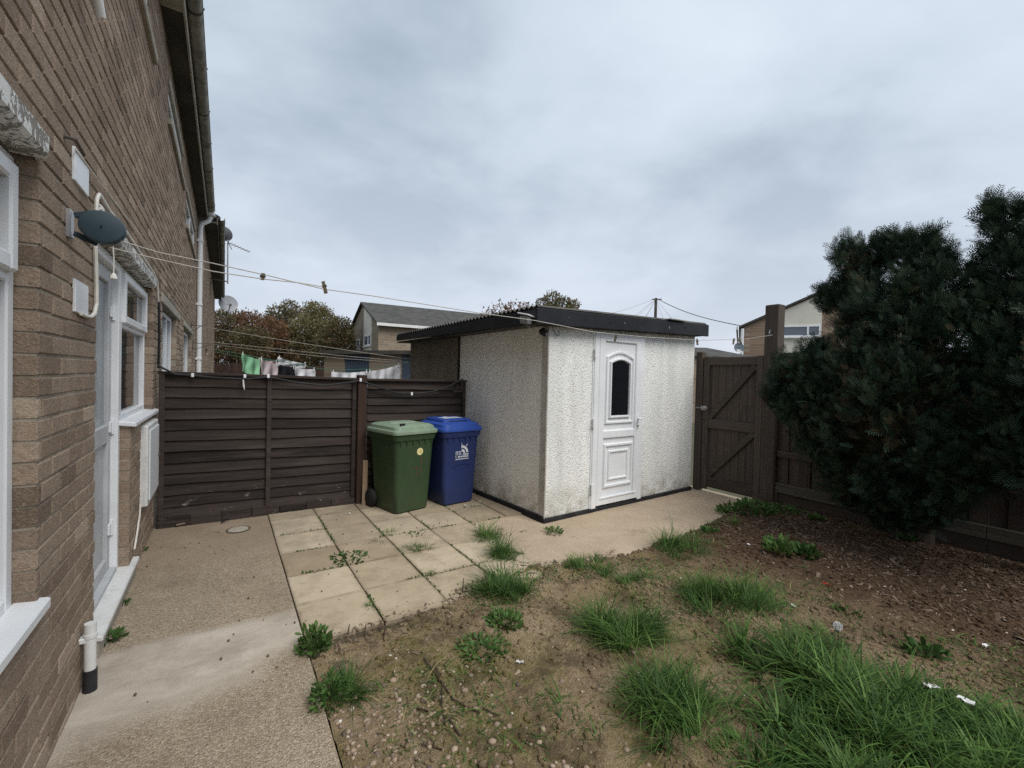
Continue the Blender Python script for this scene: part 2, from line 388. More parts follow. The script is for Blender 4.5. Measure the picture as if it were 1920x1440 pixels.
c = k.mix(k.math('MULTIPLY', k.step(k.noise(14, 6, .75), .56, .70), .4), c, (.24,.195,.14))
yy = k.xyz()[1]
def jdist(v, o, p): f_ = k.math('FRACT', k.math('DIVIDE', k.math('SUBTRACT', v, o), p)); return k.math('MULTIPLY', k.math('MINIMUM', f_, k.math('SUBTRACT', 1.0, f_)), p)
jd = k.math('MINIMUM', jdist(k.xyz()[0], .398, .4345), jdist(yy, 2.68, .474))
c = k.mix(k.math('MULTIPLY', k.step(k.math('ADD', jd, k.math('MULTIPLY', k.noise(9, 5, .7), .07)), .062, .028), .7), c, (.17,.135,.09))
c = k.mix(k.math('MULTIPLY', k.step(yy, 3.7, 4.9), k.math('MULTIPLY', k.step(k.noise(2.4, 6, .7), .3, .6), .55)), c, (.17,.145,.115))
k.done(c, .92, k.math('ADD', k.noise(110, 4), k.math('MULTIPLY', k.noise(16, 4), 1.2)), .35, .006, .2)
k = NM('joint_soil'); k.done(k.mix(k.noise(30), (.06,.05,.032), (.15,.12,.08)), 1.0, k.noise(80), .6, .01, .1)
k = NM('soil'); X, Y, Z = k.xyz(); n1 = k.noise(2.1, 7, .65); n2 = k.noise(38, 5, .7); n3 = k.noise(140, 3, .7)
c = k.ramp(k.math('ADD', k.math('MULTIPLY', n1, .55), k.math('MULTIPLY', n2, .45)), [(.25, (.13,.09,.052)), (.38, (.28,.20,.12)), (.54, (.42,.315,.195)), (.74, (.56,.45,.31))])
moss = k.math('MULTIPLY', k.step(k.noise(1.5, 6, .7, None, .3), .45, .60), k.step(k.noise(24, 4, .7), .34, .6))
moss = k.math('MULTIPLY', moss, k.step(X, 3.9, 2.6))
c = k.mix(k.math('MULTIPLY', moss, .85), c, k.mix(n2, (.12,.12,.03), (.26,.235,.07)))
dk = k.math('MULTIPLY', k.step(k.noise(3.1, 6, .7, None, .4), .50, .62), .6); c = k.mix(dk, c, (.065,.045,.03))
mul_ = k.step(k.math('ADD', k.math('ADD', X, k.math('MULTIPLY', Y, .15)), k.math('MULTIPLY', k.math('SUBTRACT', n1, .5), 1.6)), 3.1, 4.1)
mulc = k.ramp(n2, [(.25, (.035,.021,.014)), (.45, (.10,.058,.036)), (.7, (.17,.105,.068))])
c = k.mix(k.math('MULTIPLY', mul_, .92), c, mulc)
c = k.mix(k.math('MULTIPLY', k.step(n3, .55, .75), .45), c, (.05,.035,.024))
k.done(c, 1.0, k.math('ADD', n2, k.math('MULTIPLY', n3, .6)), 1.0, .035, .1)
k = NM('far_ground'); k.done(k.mix(k.step(k.noise(.5, 6), .35, .7), (.10,.09,.07), (.075,.085,.04)), 1.0, k.noise(8), .5, .05, .1)
# plants
def m_leaf(name, stops, rough=.6, trans=.25):
    k = NM(name); n = k.noise(11, 3)
    c = k.ramp(k.math('ADD', k.math('MULTIPLY', k.tint(), .8), k.math('MULTIPLY', n, .2)), stops)
    k.done(c, rough, None, spec=.25)
    tr = k.n('ShaderNodeBsdfTranslucent'); k.l(c, tr.inputs[0]); mxs = k.n('ShaderNodeMixShader'); mxs.inputs[0].default_value = trans
    k.l(k.b.outputs[0], mxs.inputs[1]); k.l(tr.outputs[0], mxs.inputs[2]); k.l(mxs.outputs[0], k.out.inputs[0])
m_leaf('grass_leaf', [(0, (.42,.33,.18)), (.14, (.27,.235,.10)), (.22, (.028,.062,.014)), (.55, (.062,.130,.026)), (1, (.165,.27,.065))])
m_leaf('weed_leaf', [(0, (.035,.07,.02)), (.5, (.06,.13,.03)), (1, (.13,.20,.06))])
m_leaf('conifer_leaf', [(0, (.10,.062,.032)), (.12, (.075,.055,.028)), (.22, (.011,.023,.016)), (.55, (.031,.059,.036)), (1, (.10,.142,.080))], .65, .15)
m_leaf('tree_leaf', [(0, (.19,.08,.05)), (.3, (.16,.095,.05)), (.5, (.085,.075,.035)), (.75, (.14,.125,.058)), (1, (.26,.215,.10))], .7, .2)
m_simple('chip', (.060,.036,.024), (.30,.225,.16), 20, .95, 60, .3, tintmix=.75)
k = NM('pebble'); k.done(k.ramp(k.tint(), [(0, (.09,.075,.065)), (.3, (.20,.15,.115)), (.6, (.31,.23,.165)), (.85, (.40,.32,.25)), (1, (.60,.56,.49))]), .75, k.noise(90), .2, .004, .3)
m_simple('twig', (.045,.03,.02), (.10,.07,.05), 12, .9, 60, .3)
m_simple('litter_white', (.62,.62,.60), (.75,.75,.73), 12, .7, 60, .2)
m_simple('litter_red', (.55,.06,.045), (.62,.09,.06), 12, .6, 60, .1)
# bins
def m_plastic(name, c0, c1, dirt):
    k = NM(name); c = k.mix(k.step(k.noise(3, 5, .6), .3, .7), c0, c1)
    c = k.mix(k.math('MULTIPLY', k.math('MULTIPLY', k.step(k.xyz()[2], .35, 0), k.step(k.noise(7, 6, .7), .35, .65)), .6), c, dirt)
    c = k.mix(k.math('MULTIPLY', k.step(k.noise(11, 6, .75, k.vec(1,1,.3)), .50, .75), .45), c, dirt)
    c = k.mix(k.math('MULTIPLY', k.step(k.noise(90, 5, .8, k.vec(1,1,.5)), .62, .74), .35), c, tuple(min(1, x*1.9+.02) for x in c1))
    k.done(c, .52, k.noise(220, 2), .12, .002, .35)
m_plastic('green_plastic', (.028,.055,.024), (.036,.070,.030), (.055,.06,.035))
m_plastic('green_lid_plastic', (.17,.235,.165), (.22,.29,.21), (.10,.12,.07))
m_plastic('blue_plastic', (.016,.028,.105), (.020,.035,.135), (.03,.04,.08))
m_plastic('blue_lid_plastic', (.020,.062,.29), (.026,.078,.36), (.04,.06,.14))
k = NM('print_white'); k.done((.62,.64,.70), .6)
k = NM('sticker_yellow'); k.done(k.mix(k.noise(40), (.62,.55,.26), (.72,.66,.38)), .5)
k = NM('sticker_core'); k.done((.55,.40,.07), .5)
k = NM('faded_red'); k.done(k.mix(k.step(k.noise(60, 5), .35, .6), (.045,.066,.030), (.10,.042,.034)), .7)
m_simple('rubber', (.012,.012,.012), (.03,.03,.03), 9, .85, 60, .3)
# laundry
for nm, a, b in (('cloth_green', (.30,.66,.40), (.38,.74,.48)), ('cloth_pink', (.60,.52,.56), (.68,.60,.64)), ('cloth_black', (.010,.011,.016), (.018,.019,.026)),
                 ('cloth_white', (.88,.88,.95), (.93,.93,.97)), ('cloth_red', (.42,.22,.24), (.62,.45,.46)), ('cloth_grey', (.50,.51,.54), (.66,.67,.70))):
    m_simple(nm, a, b, 6, .9, 90, .3)
m_simple('peg_wood', (.10,.085,.055), (.19,.16,.10), 12, .8, 50, .2)
# far houses
def m_farbrick(name, a, b):
    k = NM(name); n = k.n('ShaderNodeTexBrick'); sx = k.xyz(); cb = k.n('ShaderNodeCombineXYZ')
    k.l(k.math('ADD', k.math('MULTIPLY', sx[0], .8), k.math('MULTIPLY', sx[1], .6)), cb.inputs[0]); k.l(sx[2], cb.inputs[1]); k.l(cb.outputs[0], n.inputs[0])
    n.inputs['Scale'].default_value = 1.0; n.inputs['Brick Width'].default_value = .45; n.inputs['Row Height'].default_value = .15; n.inputs['Mortar Size'].default_value = .012
    n.inputs['Color1'].default_value = (*a, 1); n.inputs['Color2'].default_value = (*b, 1); n.inputs['Mortar'].default_value = (.30,.25,.2,1); n.inputs['Bias'].default_value = -.1
    k.done(k.mix(.25, n.outputs[0], k.ramp(k.noise(2.5, 5), [(.3, a), (.7, b)])), .95)
m_farbrick('far_brick', (.185,.145,.105), (.27,.22,.165)); m_farbrick('far_brick_warm', (.20,.135,.095), (.28,.20,.145))
m_simple('far_roof', (.045,.045,.042), (.085,.083,.075), 2.5, .95, 12, .4, .03)
m_simple('render_cream', (.56,.53,.46), (.64,.61,.54), 1.2, .9, 20, .2)
m_simple('far_door', (.055,.075,.105), (.075,.10,.135), 3, .7, 20, .2)
m_simple('felt_roof', (.05,.045,.04), (.09,.082,.072), 3, .9, 20, .3)
m_simple('pole_wood', (.06,.05,.04), (.11,.09,.075), 3, .9, 20, .3)
G = lambda n: MAT[n]

# =================================================================== GROUND
from mathutils import noise as mn
def fbm(x, y, s, o=0.0): return mn.fractal(Vector((x*s, y*s, o)), 1.0, 2.0, 4)
b = MB(); b.add([(-150,-150,-.09),(150,-150,-.09),(150,200,-.09),(-150,200,-.09)], [(0,1,2,3)])
tag(b.build('ground', G('far_ground'), base=(0,0,-.09)), kind='structure')

def grid_sheet(name, mat, x0, x1, y0, y1, step, zf, keep=None, parent=None):
    nx = int(round((x1-x0)/step))+1; ny = int(round((y1-y0)/step))+1; b = MB()
    for j in range(ny):
        for i in range(nx):
            x = x0+(x1-x0)*i/(nx-1); y = y0+(y1-y0)*j/(ny-1); b.v.append((x, y, zf(x, y)))
    for j in range(ny-1):
        for i in range(nx-1):
            b.face((j*nx+i, j*nx+i+1, (j+1)*nx+i+1, (j+1)*nx+i))
    return b.build(name, mat, parent, smooth=True)

EDGE = [(.2,2.62),(.55,2.68),(.87,2.70),(1.24,2.72),(1.5,2.86),(1.75,2.93),(2.05,2.97),(2.5,2.80),(3.04,2.79),(3.6,2.82),(4.06,2.88),(4.7,2.98),(5.45,3.14),(6,3.2)]
def edge(x):
    for (a, ya), (c, yc) in zip(EDGE, EDGE[1:]):
        if x <= c: return ya+(yc-ya)*max(0, (x-a))/(c-a)
    return EDGE[-1][1]
def sstep(t): t = max(0., min(1., t)); return t*t*(3-2*t)
def soil_z(x, y):
    e_ = edge(x) + .06*fbm(x, y, 6, 3.)
    inn = sstep((e_-y)/.10 + .1)
    h = -.028 + .045*sstep((x-.42)/.6) + .05*sstep((x-3.4)/2.0)
    h += .024*fbm(x, y, 1.6) + .016*fbm(x, y, 6, 5.) + .012*fbm(x, y, 17, 9.)
    return -.07 + (h+.07)*inn
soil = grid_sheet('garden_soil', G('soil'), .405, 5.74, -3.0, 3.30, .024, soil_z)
tag(soil, kind='structure')
# concrete path beside the house
b = MB(); N = 40
def path_z(x, y): return -.004 + .005*fbm(x, y, 2.0, 2.)
pth = grid_sheet('concrete_path', G('path_concrete'), -.56, .394, -1.5, 5.36, .06, path_z)
tag(pth, kind='structure')
b = MB(); b.box(.378, .3935, -1.5, 5.3, -.085, -.012); b.build('path_edge', G('path_concrete'), pth)
# round drain cover set in the path
dc = at_z(447, 993); dco = thing('drain_cover', (dc.x, dc.y, 0), 'round pale drain cover set in the concrete at the foot of the brown fence', 'drain cover')
b = MB(); b.loft([[(dc.x+.085*math.cos(t*.2618), dc.y+.085*math.sin(t*.2618), z) for t in range(24)] for z in (-.03, .0035)]); b.build('lid', G('concrete_sill'), dco)
b = MB()
for t in range(24):
    a0, a1 = t*.2618, (t+1)*.2618
    b.add([(dc.x+r*math.cos(a), dc.y+r*math.sin(a), .0055) for a in (a0, a1) for r in (.088, .10)], [(0,1,3,2)])
b.build('rim', G('dark_steel'), dco)
# shed-side path
def sp_z(x, y): return -.012 + .006*fbm(x, y, 1.5, 7.)
tag(grid_sheet('shed_path', G('shed_path_concrete'), 2.06, 5.72, 2.55, 4.25, .07, sp_z), kind='structure')
# patio slabs
pat = MB().add([(.386,2.2,-.022),(2.95,2.2,-.022),(2.95,5.5,-.022),(.386,5.5,-.022)], [(0,1,2,3)]).build('patio', G('joint_soil'))
tag(pat, kind='structure')
xs = [.398,.834,1.268,1.702,2.136,2.57,3.0]; ys = [2.68,3.155,3.63,4.105,4.58,5.05,5.5]
for i in range(6):
    for j in range(6):
        x0, x1, y0, y1 = xs[i]+random.uniform(.002,.005), xs[i+1]-random.uniform(.002,.005), ys[j]+random.uniform(.002,.005), ys[j+1]-random.uniform(.002,.005)
        if i >= 4 and j < 3: continue
        if i == 5 and j < 2: continue
        b = MB(); z = random.uniform(-.002, .005)
        m = MB().bbox(x0, x1, y0, y1, -.035, 0, .004, tint=random.random())
        tx, ty = random.uniform(-.006,.006), random.uniform(-.006,.006); cx_, cy_ = (x0+x1)/2, (y0+y1)/2
        m.v = [(p[0], p[1], p[2]+z+(p[0]-cx_)*tx+(p[1]-cy_)*ty) for p in m.v]
        m.build('paving_slab', G('paving_slab'), pat)

# =================================================================== BRICK TERRACE
WX = -.545
BL, BH, BJ = .2155, .0655, .010            # brick length, height, joint
def project(p):
    d = Vector(p)-CPOS; z = d.dot(CF)
    return (PW/2+FPX*d.dot(CX)/z, PH/2-FPX*d.dot(CY)/z) if z > .1 else (-9999, -9999)
def lay_bricks(y0, y1, z0, z1, holes):
    out = []; pitch = BL+BJ; c = 0; z = z0
    while z < z1-.02:
        zt = min(z+BH, z1); zm = (z+zt)/2
        iv = [(y0, y1)]
        for (a, d, lo, hi) in holes:
            if lo < zm < hi:
                nv = []
                for (p, q) in iv:
                    if d <= p or a >= q: nv.append((p, q)); continue
                    if a > p: nv.append((p, a))
                    if d < q: nv.append((d, q))
                iv = nv
        off = (c % 2)*pitch/2 + (.004 if c % 3 == 0 else 0)
        for (p, q) in iv:
            kk = math.floor((p-off)/pitch)
            while kk*pitch+off < q:
                a, d = max(p, kk*pitch+off), min(q, kk*pitch+off+BL)
                if d-a > .03: out.append((a, d, z, zt))
                kk += 1
        c += 1; z += BH+BJ
    return out
def brick_geo(b, br, wx, depth=.102):
    a, d, z, zt = br; x1 = wx+random.uniform(-.0022, .0014); x0 = wx-depth; ch = .004
    j = [random.uniform(-.0015, .0015) for _ in range(4)]; a += j[0]; d += j[1]; z += j[2]; zt += j[3]
    tint = min(1, max(0, random.gauss(.5, .18)))
    if random.random() < .05: tint = random.choice((.02, .98))
    V = [(x0,a,z),(x0,d,z),(x0,d,zt),(x0,a,zt),(x1-ch,a,z),(x1-ch,d,z),(x1-ch,d,zt),(x1-ch,a,zt),(x1,a+ch,z+ch),(x1,d-ch,z+ch),(x1,d-ch,zt-ch),(x1,a+ch,zt-ch)]
    F = [(0,1,5,4),(1,2,6,5),(2,3,7,6),(3,0,4,7),(4,5,9,8),(5,6,10,9),(6,7,11,10),(7,4,8,11),(8,9,10,11)]
    b.add(V, F, tint)
def wall_core(y0, y1, z0, z1, holes, wx, jambs):
    ysp = sorted({y0, y1, *[h[0]-.004 for h in holes], *[h[1]+.004 for h in holes]}); zsp = sorted({z0, z1, *[h[2] for h in holes], *[h[3] for h in holes]})
    b = MB(); xf_ = wx-.0068
    for ya, yb in zip(ysp, ysp[1:]):
        for za, zb in zip(zsp, zsp[1:]):
            ym, zm = (ya+yb)/2, (za+zb)/2
            if ym < y0 or ym > y1 or any(h[0]-.004 < ym < h[1]+.004 and h[2] < zm < h[3] for h in holes): continue
            b.add([(xf_,ya,za),(xf_,yb,za),(xf_,yb,zb),(xf_,ya,zb)], [(0,1,2,3)])
    for (a, d, lo, hi) in jambs:
        for yy_ in (a-.004, d+.004): b.add([(xf_,yy_,lo),(xf_,yy_,hi),(wx-.16,yy_,hi),(wx-.16,yy_,lo)], [(0,1,2,3)])
        for z in (() if a == 2.9 else (lo,)): b.add([(xf_,a-.004,z),(xf_,d+.004,z),(wx-.16,d+.004,z),(wx-.16,a-.004,z)], [(0,1,2,3)])
    return b

YE = 12.45                                   # far end of the near block
NW = (.70, 2.21, .66, 2.20); DR = (3.05, 4.06, .085, 2.20); SW = (4.06, 5.20, 1.115, 2.20)
N1 = (5.88, 7.55, .85, 2.16); N2 = (8.80, 10.7, .85, 2.16)
UA = (3.3, 4.70, 4.16, 4.70); UB = (6.22, 8.05, 4.20, 4.52); UC = (8.95, 11.3, 3.80, 4.28)
LINT = [(.5, 2.19, 2.20, 2.295), (2.98, 5.10, 2.20, 2.305), (5.78, 8.0, 2.16, 2.28), (8.7, 11.0, 2.16, 2.27)]
holes = [NW, DR, SW, N1, N2, UA, UB, UC]
house = thing('terraced_house', (WX-.1, 6.0, 0), 'long brown brick terraced house wall with white window frames on the left', 'house')
core = wall_core(-1.2, YE, -.05, 4.93, holes + LINT, WX, [NW, (3.05, 4.06, .085, 1.11), (2.9, 5.20, 1.115, 2.20), N1, N2, UA, UB, UC]); wall = core.build('wall', G('mortar'), house)
bricks = lay_bricks(-1.2, YE, -.045, 4.92, holes + LINT)
def brick_key(br):
    c = Vector((WX, (br[0]+br[1])/2, (br[2]+br[3])/2)); u, v = project(c)
    if br[1] < 1.85 or u < -15 or v < -15 or v > PH+15: return 1e9
    p = [project((WX, y, z)) for y, z in ((br[0],br[2]),(br[1],br[2]),(br[1],br[3]),(br[0],br[3]))]
    return -abs(sum(p[i][0]*p[(i+1)%4][1]-p[(i+1)%4][0]*p[i][1] for i in range(4)))
bricks.sort(key=brick_key)
for br in bricks[:300]:
    b = MB(); brick_geo(b, br, WX); b.build('brick', G('brick'), wall)
b = MB()
for br in bricks[300:]: brick_geo(b, br, WX)
tag(b.build('brickwork', G('brick'), wall), kind='stuff')

def frame_rect(b, x0, x1, y0, y1, z0, z1, w, bev=.006):
    b.bbox(x0, x1, y0, y0+w, z0, z1, bev); b.bbox(x0, x1, y1-w, y1, z0, z1, bev)
    b.bbox(x0+.001, x1-.001, y0+w, y1-w, z0, z0+w, bev); b.bbox(x0+.001, x1-.001, y0+w, y1-w, z1-w, z1, bev)
def window(parent, hole, xf_, cols, transom=None, mat='upvc', w=.055, sash=True):
    """frame with mullions; panes are its sub-parts. xf_: front plane of the frame"""
    y0, y1, z0, z1 = hole; y0 += .004; y1 -= .004; z0 += .003; z1 -= .003
    fr = MB(); frame_rect(fr, xf_-.06, xf_, y0, y1, z0, z1, w); panes = []
    ed = [y0+w-.02] + [y0+(y1-y0)*c for c in cols] + [y1-w+.02]
    for c in ed[1:-1]: fr.bbox(xf_-.058, xf_-.001, c-w/2, c+w/2, z0+w, z1-w, .006)
    zed = [z0+w-.02] + ([transom] if transom else []) + [z1-w+.02]
    if transom: fr.bbox(xf_-.057, xf_-.002, y0+w, y1-w, transom-w/2, transom+w/2, .006)
    for i, (a, d) in enumerate(zip(ed, ed[1:])):
        for jj, (lo, hi) in enumerate(zip(zed, zed[1:])):
            if sash and (jj == len(zed)-2) and transom:          # the opening light stands proud of the frame
                frame_rect(fr, xf_-.03, xf_+.022, a+.004, d-.004, lo+.004, hi-.004, .058, .008)
                panes.append((a+.05, d-.05, lo+.05, hi-.05, xf_-.012))
            else: panes.append((a, d, lo, hi, xf_-.034))
    o = fr.build('window', G(mat), parent)
    for (a, d, lo, hi, px_) in panes:
        MB().box(px_-.006, px_, a, d, lo, hi).build('pane', G('glass'), o)
    return o
XF = -.605
w = window(house, NW, XF, [.5], 1.80)
MB().obox((XF-.004, .60, .640), (.092, 0, -.010), (0, 1.645, 0), (0, 0, .04), b=.006).build('sill', G('upvc'), w)
w = window(house, SW, XF, [], 1.80)
MB().obox((XF-.004, 4.03, 1.098), (.098, 0, -.012), (0, 1.30, 0), (0, 0, .032), b=.006).build('sill', G('upvc'), w)
w = window(house, N1, XF, [.36, .68], None); w = window(house, N2, XF, [.5], None)
for hh in (UA, UB, UC):
    w = window(house, hh, -.556, [.5], None)
    MB().bbox(WX-.06, WX+.035, hh[0]-.05, hh[1]+.28, hh[2]-.075, hh[2]-.005, .008).build('sill', G('concrete_sill'), w)
for i, (a, d, lo, hi) in enumerate(LINT):
    MB().bbox(WX-.11, WX+(.030 if i < 2 else .012), a, d, lo+.002, hi-.006, .012).build('lintel', G('peeling_paint' if i < 2 else 'concrete_sill'), house)
for hh in (UB, UC): MB().bbox(WX-.1, WX+.02, hh[0]-.1, hh[1]+.05, hh[3]+.002, hh[3]+.09, .008).build('lintel', G('concrete_sill'), house)
# back door: frame, leaf with glazed top, hinges, threshold
door = MB(); frame_rect(door, -.66, -.602, DR[0]+.004, DR[1]-.002, DR[2], DR[3]-.004, .062); door = door.build('door_frame', G('upvc'), house)
leaf = MB(); frame_rect(leaf, -.690, -.640, DR[0]+.058, DR[1]-.060, .15, 2.13, .085); leaf.bbox(-.689, -.641, DR[0]+.14, DR[1]-.14, 1.00, 1.12)
leaf = leaf.build('door_leaf', G('grey_frame'), door)
MB().box(-.672, -.662, DR[0]+.13, DR[1]-.13, 1.10, 2.06).build('pane', G('door_glass'), door)
MB().box(-.674, -.660, DR[0]+.13, DR[1]-.13, .22, 1.02).build('panel', G('grey_frame'), door)
for z in (.42, 1.10, 1.86):
    b = MB(); b.tube([(-.632, DR[1]-.07, z-.05), (-.632, DR[1]-.07, z+.05)], .012, 8); b.bbox(-.640, -.628, DR[1]-.14, DR[1]-.07, z-.035, z+.035, .003); b.build('hinge', G('upvc'), door)
b = MB(); b.obox((-.61, 3.06, .092), (.098, 0, -.008), (0, 1.19, 0), (0, 0, .03), b=.006); b.build('threshold', G('upvc_dirty'), house)
MB().box(-.60, -.528, 3.07, 4.24, -.02, .084).build('step', G('concrete_sill'), house)
b = MB(); b.box(-.66, -.601, DR[0]+.07, DR[1]-.07, .125, .15); b.build('door_sill', G('grey_frame'), door)
# white meter box under the kitchen window
mb = MB().bbox(WX-.02, WX+.045, 4.52, 5.16, .40, 1.045, .012).build('meter_box', G('upvc_dirty'), house)
MB().bbox(WX+.0455, WX+.056, 4.56, 5.12, .445, 1.0, .006).build('box_door', G('upvc'), mb)
MB().tube([(WX+.06, 5.08, .72), (WX+.062, 5.08, .74)], .012, 8).build('lock', G('dark_steel'), mb)
# white blanking plates, overflow pipe, hooks
for (u0, v0, u1, v1) in ((136, 275, 162, 355), (137, 520, 161, 583)):
    p, q = at_x(u0, v0, WX), at_x(u1, v1, WX)
    zc = (p.z+q.z)/2; MB().bbox(WX-.004, WX+.009, p.y, q.y, zc-.085, zc+.055, .003).build('cover_plate', G('upvc'), house)
p = at_x(150, 8, WX); b = MB(); b.tube([(WX-.05, p.y-.12, p.z+.16), (WX+.025, p.y-.10, p.z+.14), (WX+.055, p.y-.02, p.z+.06), (WX+.06, p.y+.03, p.z-.005)], .021, 12); b.build('overflow_pipe', G('upvc_dirty'), house, True)
b = MB(); p = at_x(120, 256, WX); b.tube([(WX-.01, p.y, p.z), (WX+.03, p.y+.02, p.z+.005), (WX+.045, p.y+.08, p.z-.03)], .006, 6); b.build('wall_hook', G('dark_steel'), house, True)
# soffit, fascia, gutter
MB().box(WX-.02, -.374, 5.45, YE, 4.905, 4.925).build('soffit', G('soffit'), house)
MB().box(WX-.02, -.374, -1.2, 5.445, 4.90, 4.92).build('soffit', G('fascia'), house)
MB().bbox(-.373, -.352, -1.2, YE, 4.875, 5.075, .004).build('fascia', G('fascia'), house)
def gutter(parent, xc, zc, y0, y1, r, mat):
    b = MB(); n = 10
    for rr, fl in ((r, 0), (r-.004, 1)):
        b.add([(xc+rr*math.cos(math.pi+math.pi*i/n), y, zc+rr*math.sin(math.pi+math.pi*i/n)) for y in (y0, y1) for i in range(n+1)],
              [(i, i+1, n+2+i, n+1+i) for i in range(n)])
    for s_ in (-1, 1): b.box(xc+s_*r-.005, xc+s_*r+.005, y0, y1, zc-.004, zc+.006)
    g = b.build('gutter', G(mat), parent, True)
    y = y0+.4; i = 0
    while y < y1:
        c = MB(); pts = [(xc+(r+.003)*math.cos(math.pi+math.pi*t/8), y, zc+(r+.003)*math.sin(math.pi+math.pi*t/8)) for t in range(9)]
        for p, q in zip(pts, pts[1:]): c.bar(p, q, .06 if i % 2 else .03, .006, up=(0,0,1))
        c.bar((xc+r, y, zc), (xc+r+.012, y, zc+.02), .03, .006); c.build('bracket', G('gutter' if i % 2 else 'dark_steel'), g); y += 1.05; i += 1
    return g
gutter(house, -.288, 5.03, -1.2, YE, .066, 'gutter')
# downpipe at the far end with a white outlet and clips
b = MB(); b.bbox(-.36, -.215, YE-.32, YE-.14, 4.90, 5.02, .02); b.tube([(-.29, YE-.22, 4.93), (-.33, YE-.22, 4.80), (-.45, YE-.22, 4.72), (-.487, YE-.22, 4.62), (-.487, YE-.22, 0)], .05, 12)
dp = b.build('downpipe', G('upvc'), house, True)
for z in (4.3, 2.9, 1.7): MB().bbox(-.545, -.43, YE-.278, YE-.162, z, z+.05, .004).build('clip', G('upvc'), dp)
# pitched roof above
b = MB(); b.add([(-.30,-1.2,5.05),(-.30,YE,5.05),(-4.2,YE,7.1),(-4.2,-1.2,7.1),(-.30,-1.2,4.98),(-.30,YE,4.98),(-4.2,YE,7.03),(-4.2,-1.2,7.03)], [(0,1,2,3),(7,6,5,4),(0,4,5,1),(2,6,7,3),(1,5,6,2),(3,7,4,0)])
b.build('roof', G('roof_tile'), house)
# white waste pipe by the path, with black foot
b = MB(); px0 = (WX+.034, 2.79); b.tube([(px0[0], px0[1], .02), (px0[0], px0[1], .31)], .0225, 16); b.tube([(px0[0], px0[1], .245), (px0[0], px0[1], .262)], .026, 16)
wp = b.build('waste_pipe', G('upvc_dirty'), house, True)
MB().tube([(px0[0], px0[1], -.03), (px0[0], px0[1], .095)], .027, 16).build('pipe_foot', G('black_plastic'), wp, True)
MB().bbox(WX-.005, px0[0], px0[1]-.02, px0[1]+.02, .225, .25, .004).build('clip', G('upvc_dirty'), wp)

# ------------------------------------------------------------------ further terrace block
HX = -.43; h2 = thing('far_terrace', (HX-.1, 18, 0), 'farther terrace block beyond the white downpipe, dark eaves and satellite dishes', 'house')
H2W = [(14.5, 16.3, .9, 2.1), (17.5, 19.0, 3.6, 4.5), (20.5, 22.0, .9, 2.1)]
c2w = wall_core(YE+.1, 26, -.05, 4.85, H2W, HX, H2W).build('wall', G('mortar'), h2)
b = MB()
for br in lay_bricks(YE+.1, 26, -.045, 4.84, H2W): brick_geo(b, br, HX)
tag(b.build('brickwork', G('brick'), c2w), kind='stuff')
MB().box(HX-.3, HX-.005, YE+.02, YE+.098, -.05, 4.85).build('end_wall', G('mortar'), h2)
for hh in H2W: window(h2, hh, HX-.06, [.5])
MB().box(HX-.02, -.19, YE+.1, 26, 4.855, 4.88).build('soffit', G('soffit'), h2)
MB().bbox(-.19, -.165, YE+.1, 26, 4.82, 5.05, .004).build('fascia', G('soffit'), h2)
gutter(h2, -.10, 5.0, YE+.1, 26, .066, 'gutter')
b = MB(); b.add([(-.12,YE+.1,5.02),(-.12,26,5.02),(-4.2,26,7.1),(-4.2,YE+.1,7.1),(-.12,YE+.1,4.95),(-.12,26,4.95),(-4.2,26,7.03),(-4.2,YE+.1,7.03)], [(0,1,2,3),(7,6,5,4),(0,4,5,1),(2,6,7,3),(1,5,6,2),(3,7,4,0)])
b.build('roof', G('roof_tile'), h2)

# =================================================================== LAP FENCE between wall and shed
FY = 5.35
def lap_panel(label, x0, x1, z0, z1, n, battens, tilt=0.0):
    t = thing('lap_fence', ((x0+x1)/2, FY, 0), label, 'fence panel', 'lap fence panels by the patio')
    hh = (z1-z0)/n; seg = 14
    for i in range(n):
        za = z0+i*hh-.012; zb = za+hh+.022; tint = random.random(); b = MB(); V = []; ph = random.uniform(0, 9)
        for s in range(seg+1):
            x = x0+.004+(x1-x0-.008)*s/seg; wv = .006*fbm(x*1.0, i*3.1+ph, 3.0) + .003*math.sin(x*5+ph); zt = tilt*(x-x0)/(x1-x0)
            yo = -.013+.004*fbm(x, i*7.7, 2.2)
            V += [(x, FY+yo-.016, za+wv+zt), (x, FY+yo, za+wv+zt), (x, FY+.004, zb+zt), (x, FY-.006, zb+zt)]
        F = []
        for s in range(seg):
            for q in range(4): F.append((s*4+q, s*4+(q+1)%4, s*4+4+(q+1)%4, s*4+4+q))
        F += [(0,1,2,3), tuple(seg*4+q for q in (3,2,1,0))]
        b.add(V, F, tint); b.build('board', G('fence_wood'), t)
    for bx in battens: MB().bbox(bx-.022, bx+.022, FY-.056, FY-.030, z0-.02, z1+.005+tilt*(bx-x0)/(x1-x0), .004, tint=random.random()).build('batten', G('fence_wood'), t)
    b = MB(); b.obox((x0-.01, FY-.06, z1-.004), (x1-x0+.02, 0, tilt), (0, .075, 0), (0, 0, .028), tint=.6, b=.004); b.build('capping', G('fence_wood'), t)
    return t
p1_ = lap_panel('wide dark brown lap fence panel between brick wall and reddish post', -.515, 1.272, .10, 1.447, 13, (-.49, .395, 1.248), -.030)
b = MB()
for i in range(7):
    a, d = -.52+i*.257, -.52+(i+1)*.257-.004; b.bbox(a, d, FY-.05, FY+.02, -.03, .095+random.uniform(-.02,.01), .006, tint=random.random())
b.build('kickboard', G('fence_wood'), p1_)
p2_ = lap_panel('narrower lap fence panel behind the two wheelie bins, meeting the shed', 1.40, 2.655, .04, 1.413, 15, (2.63,))
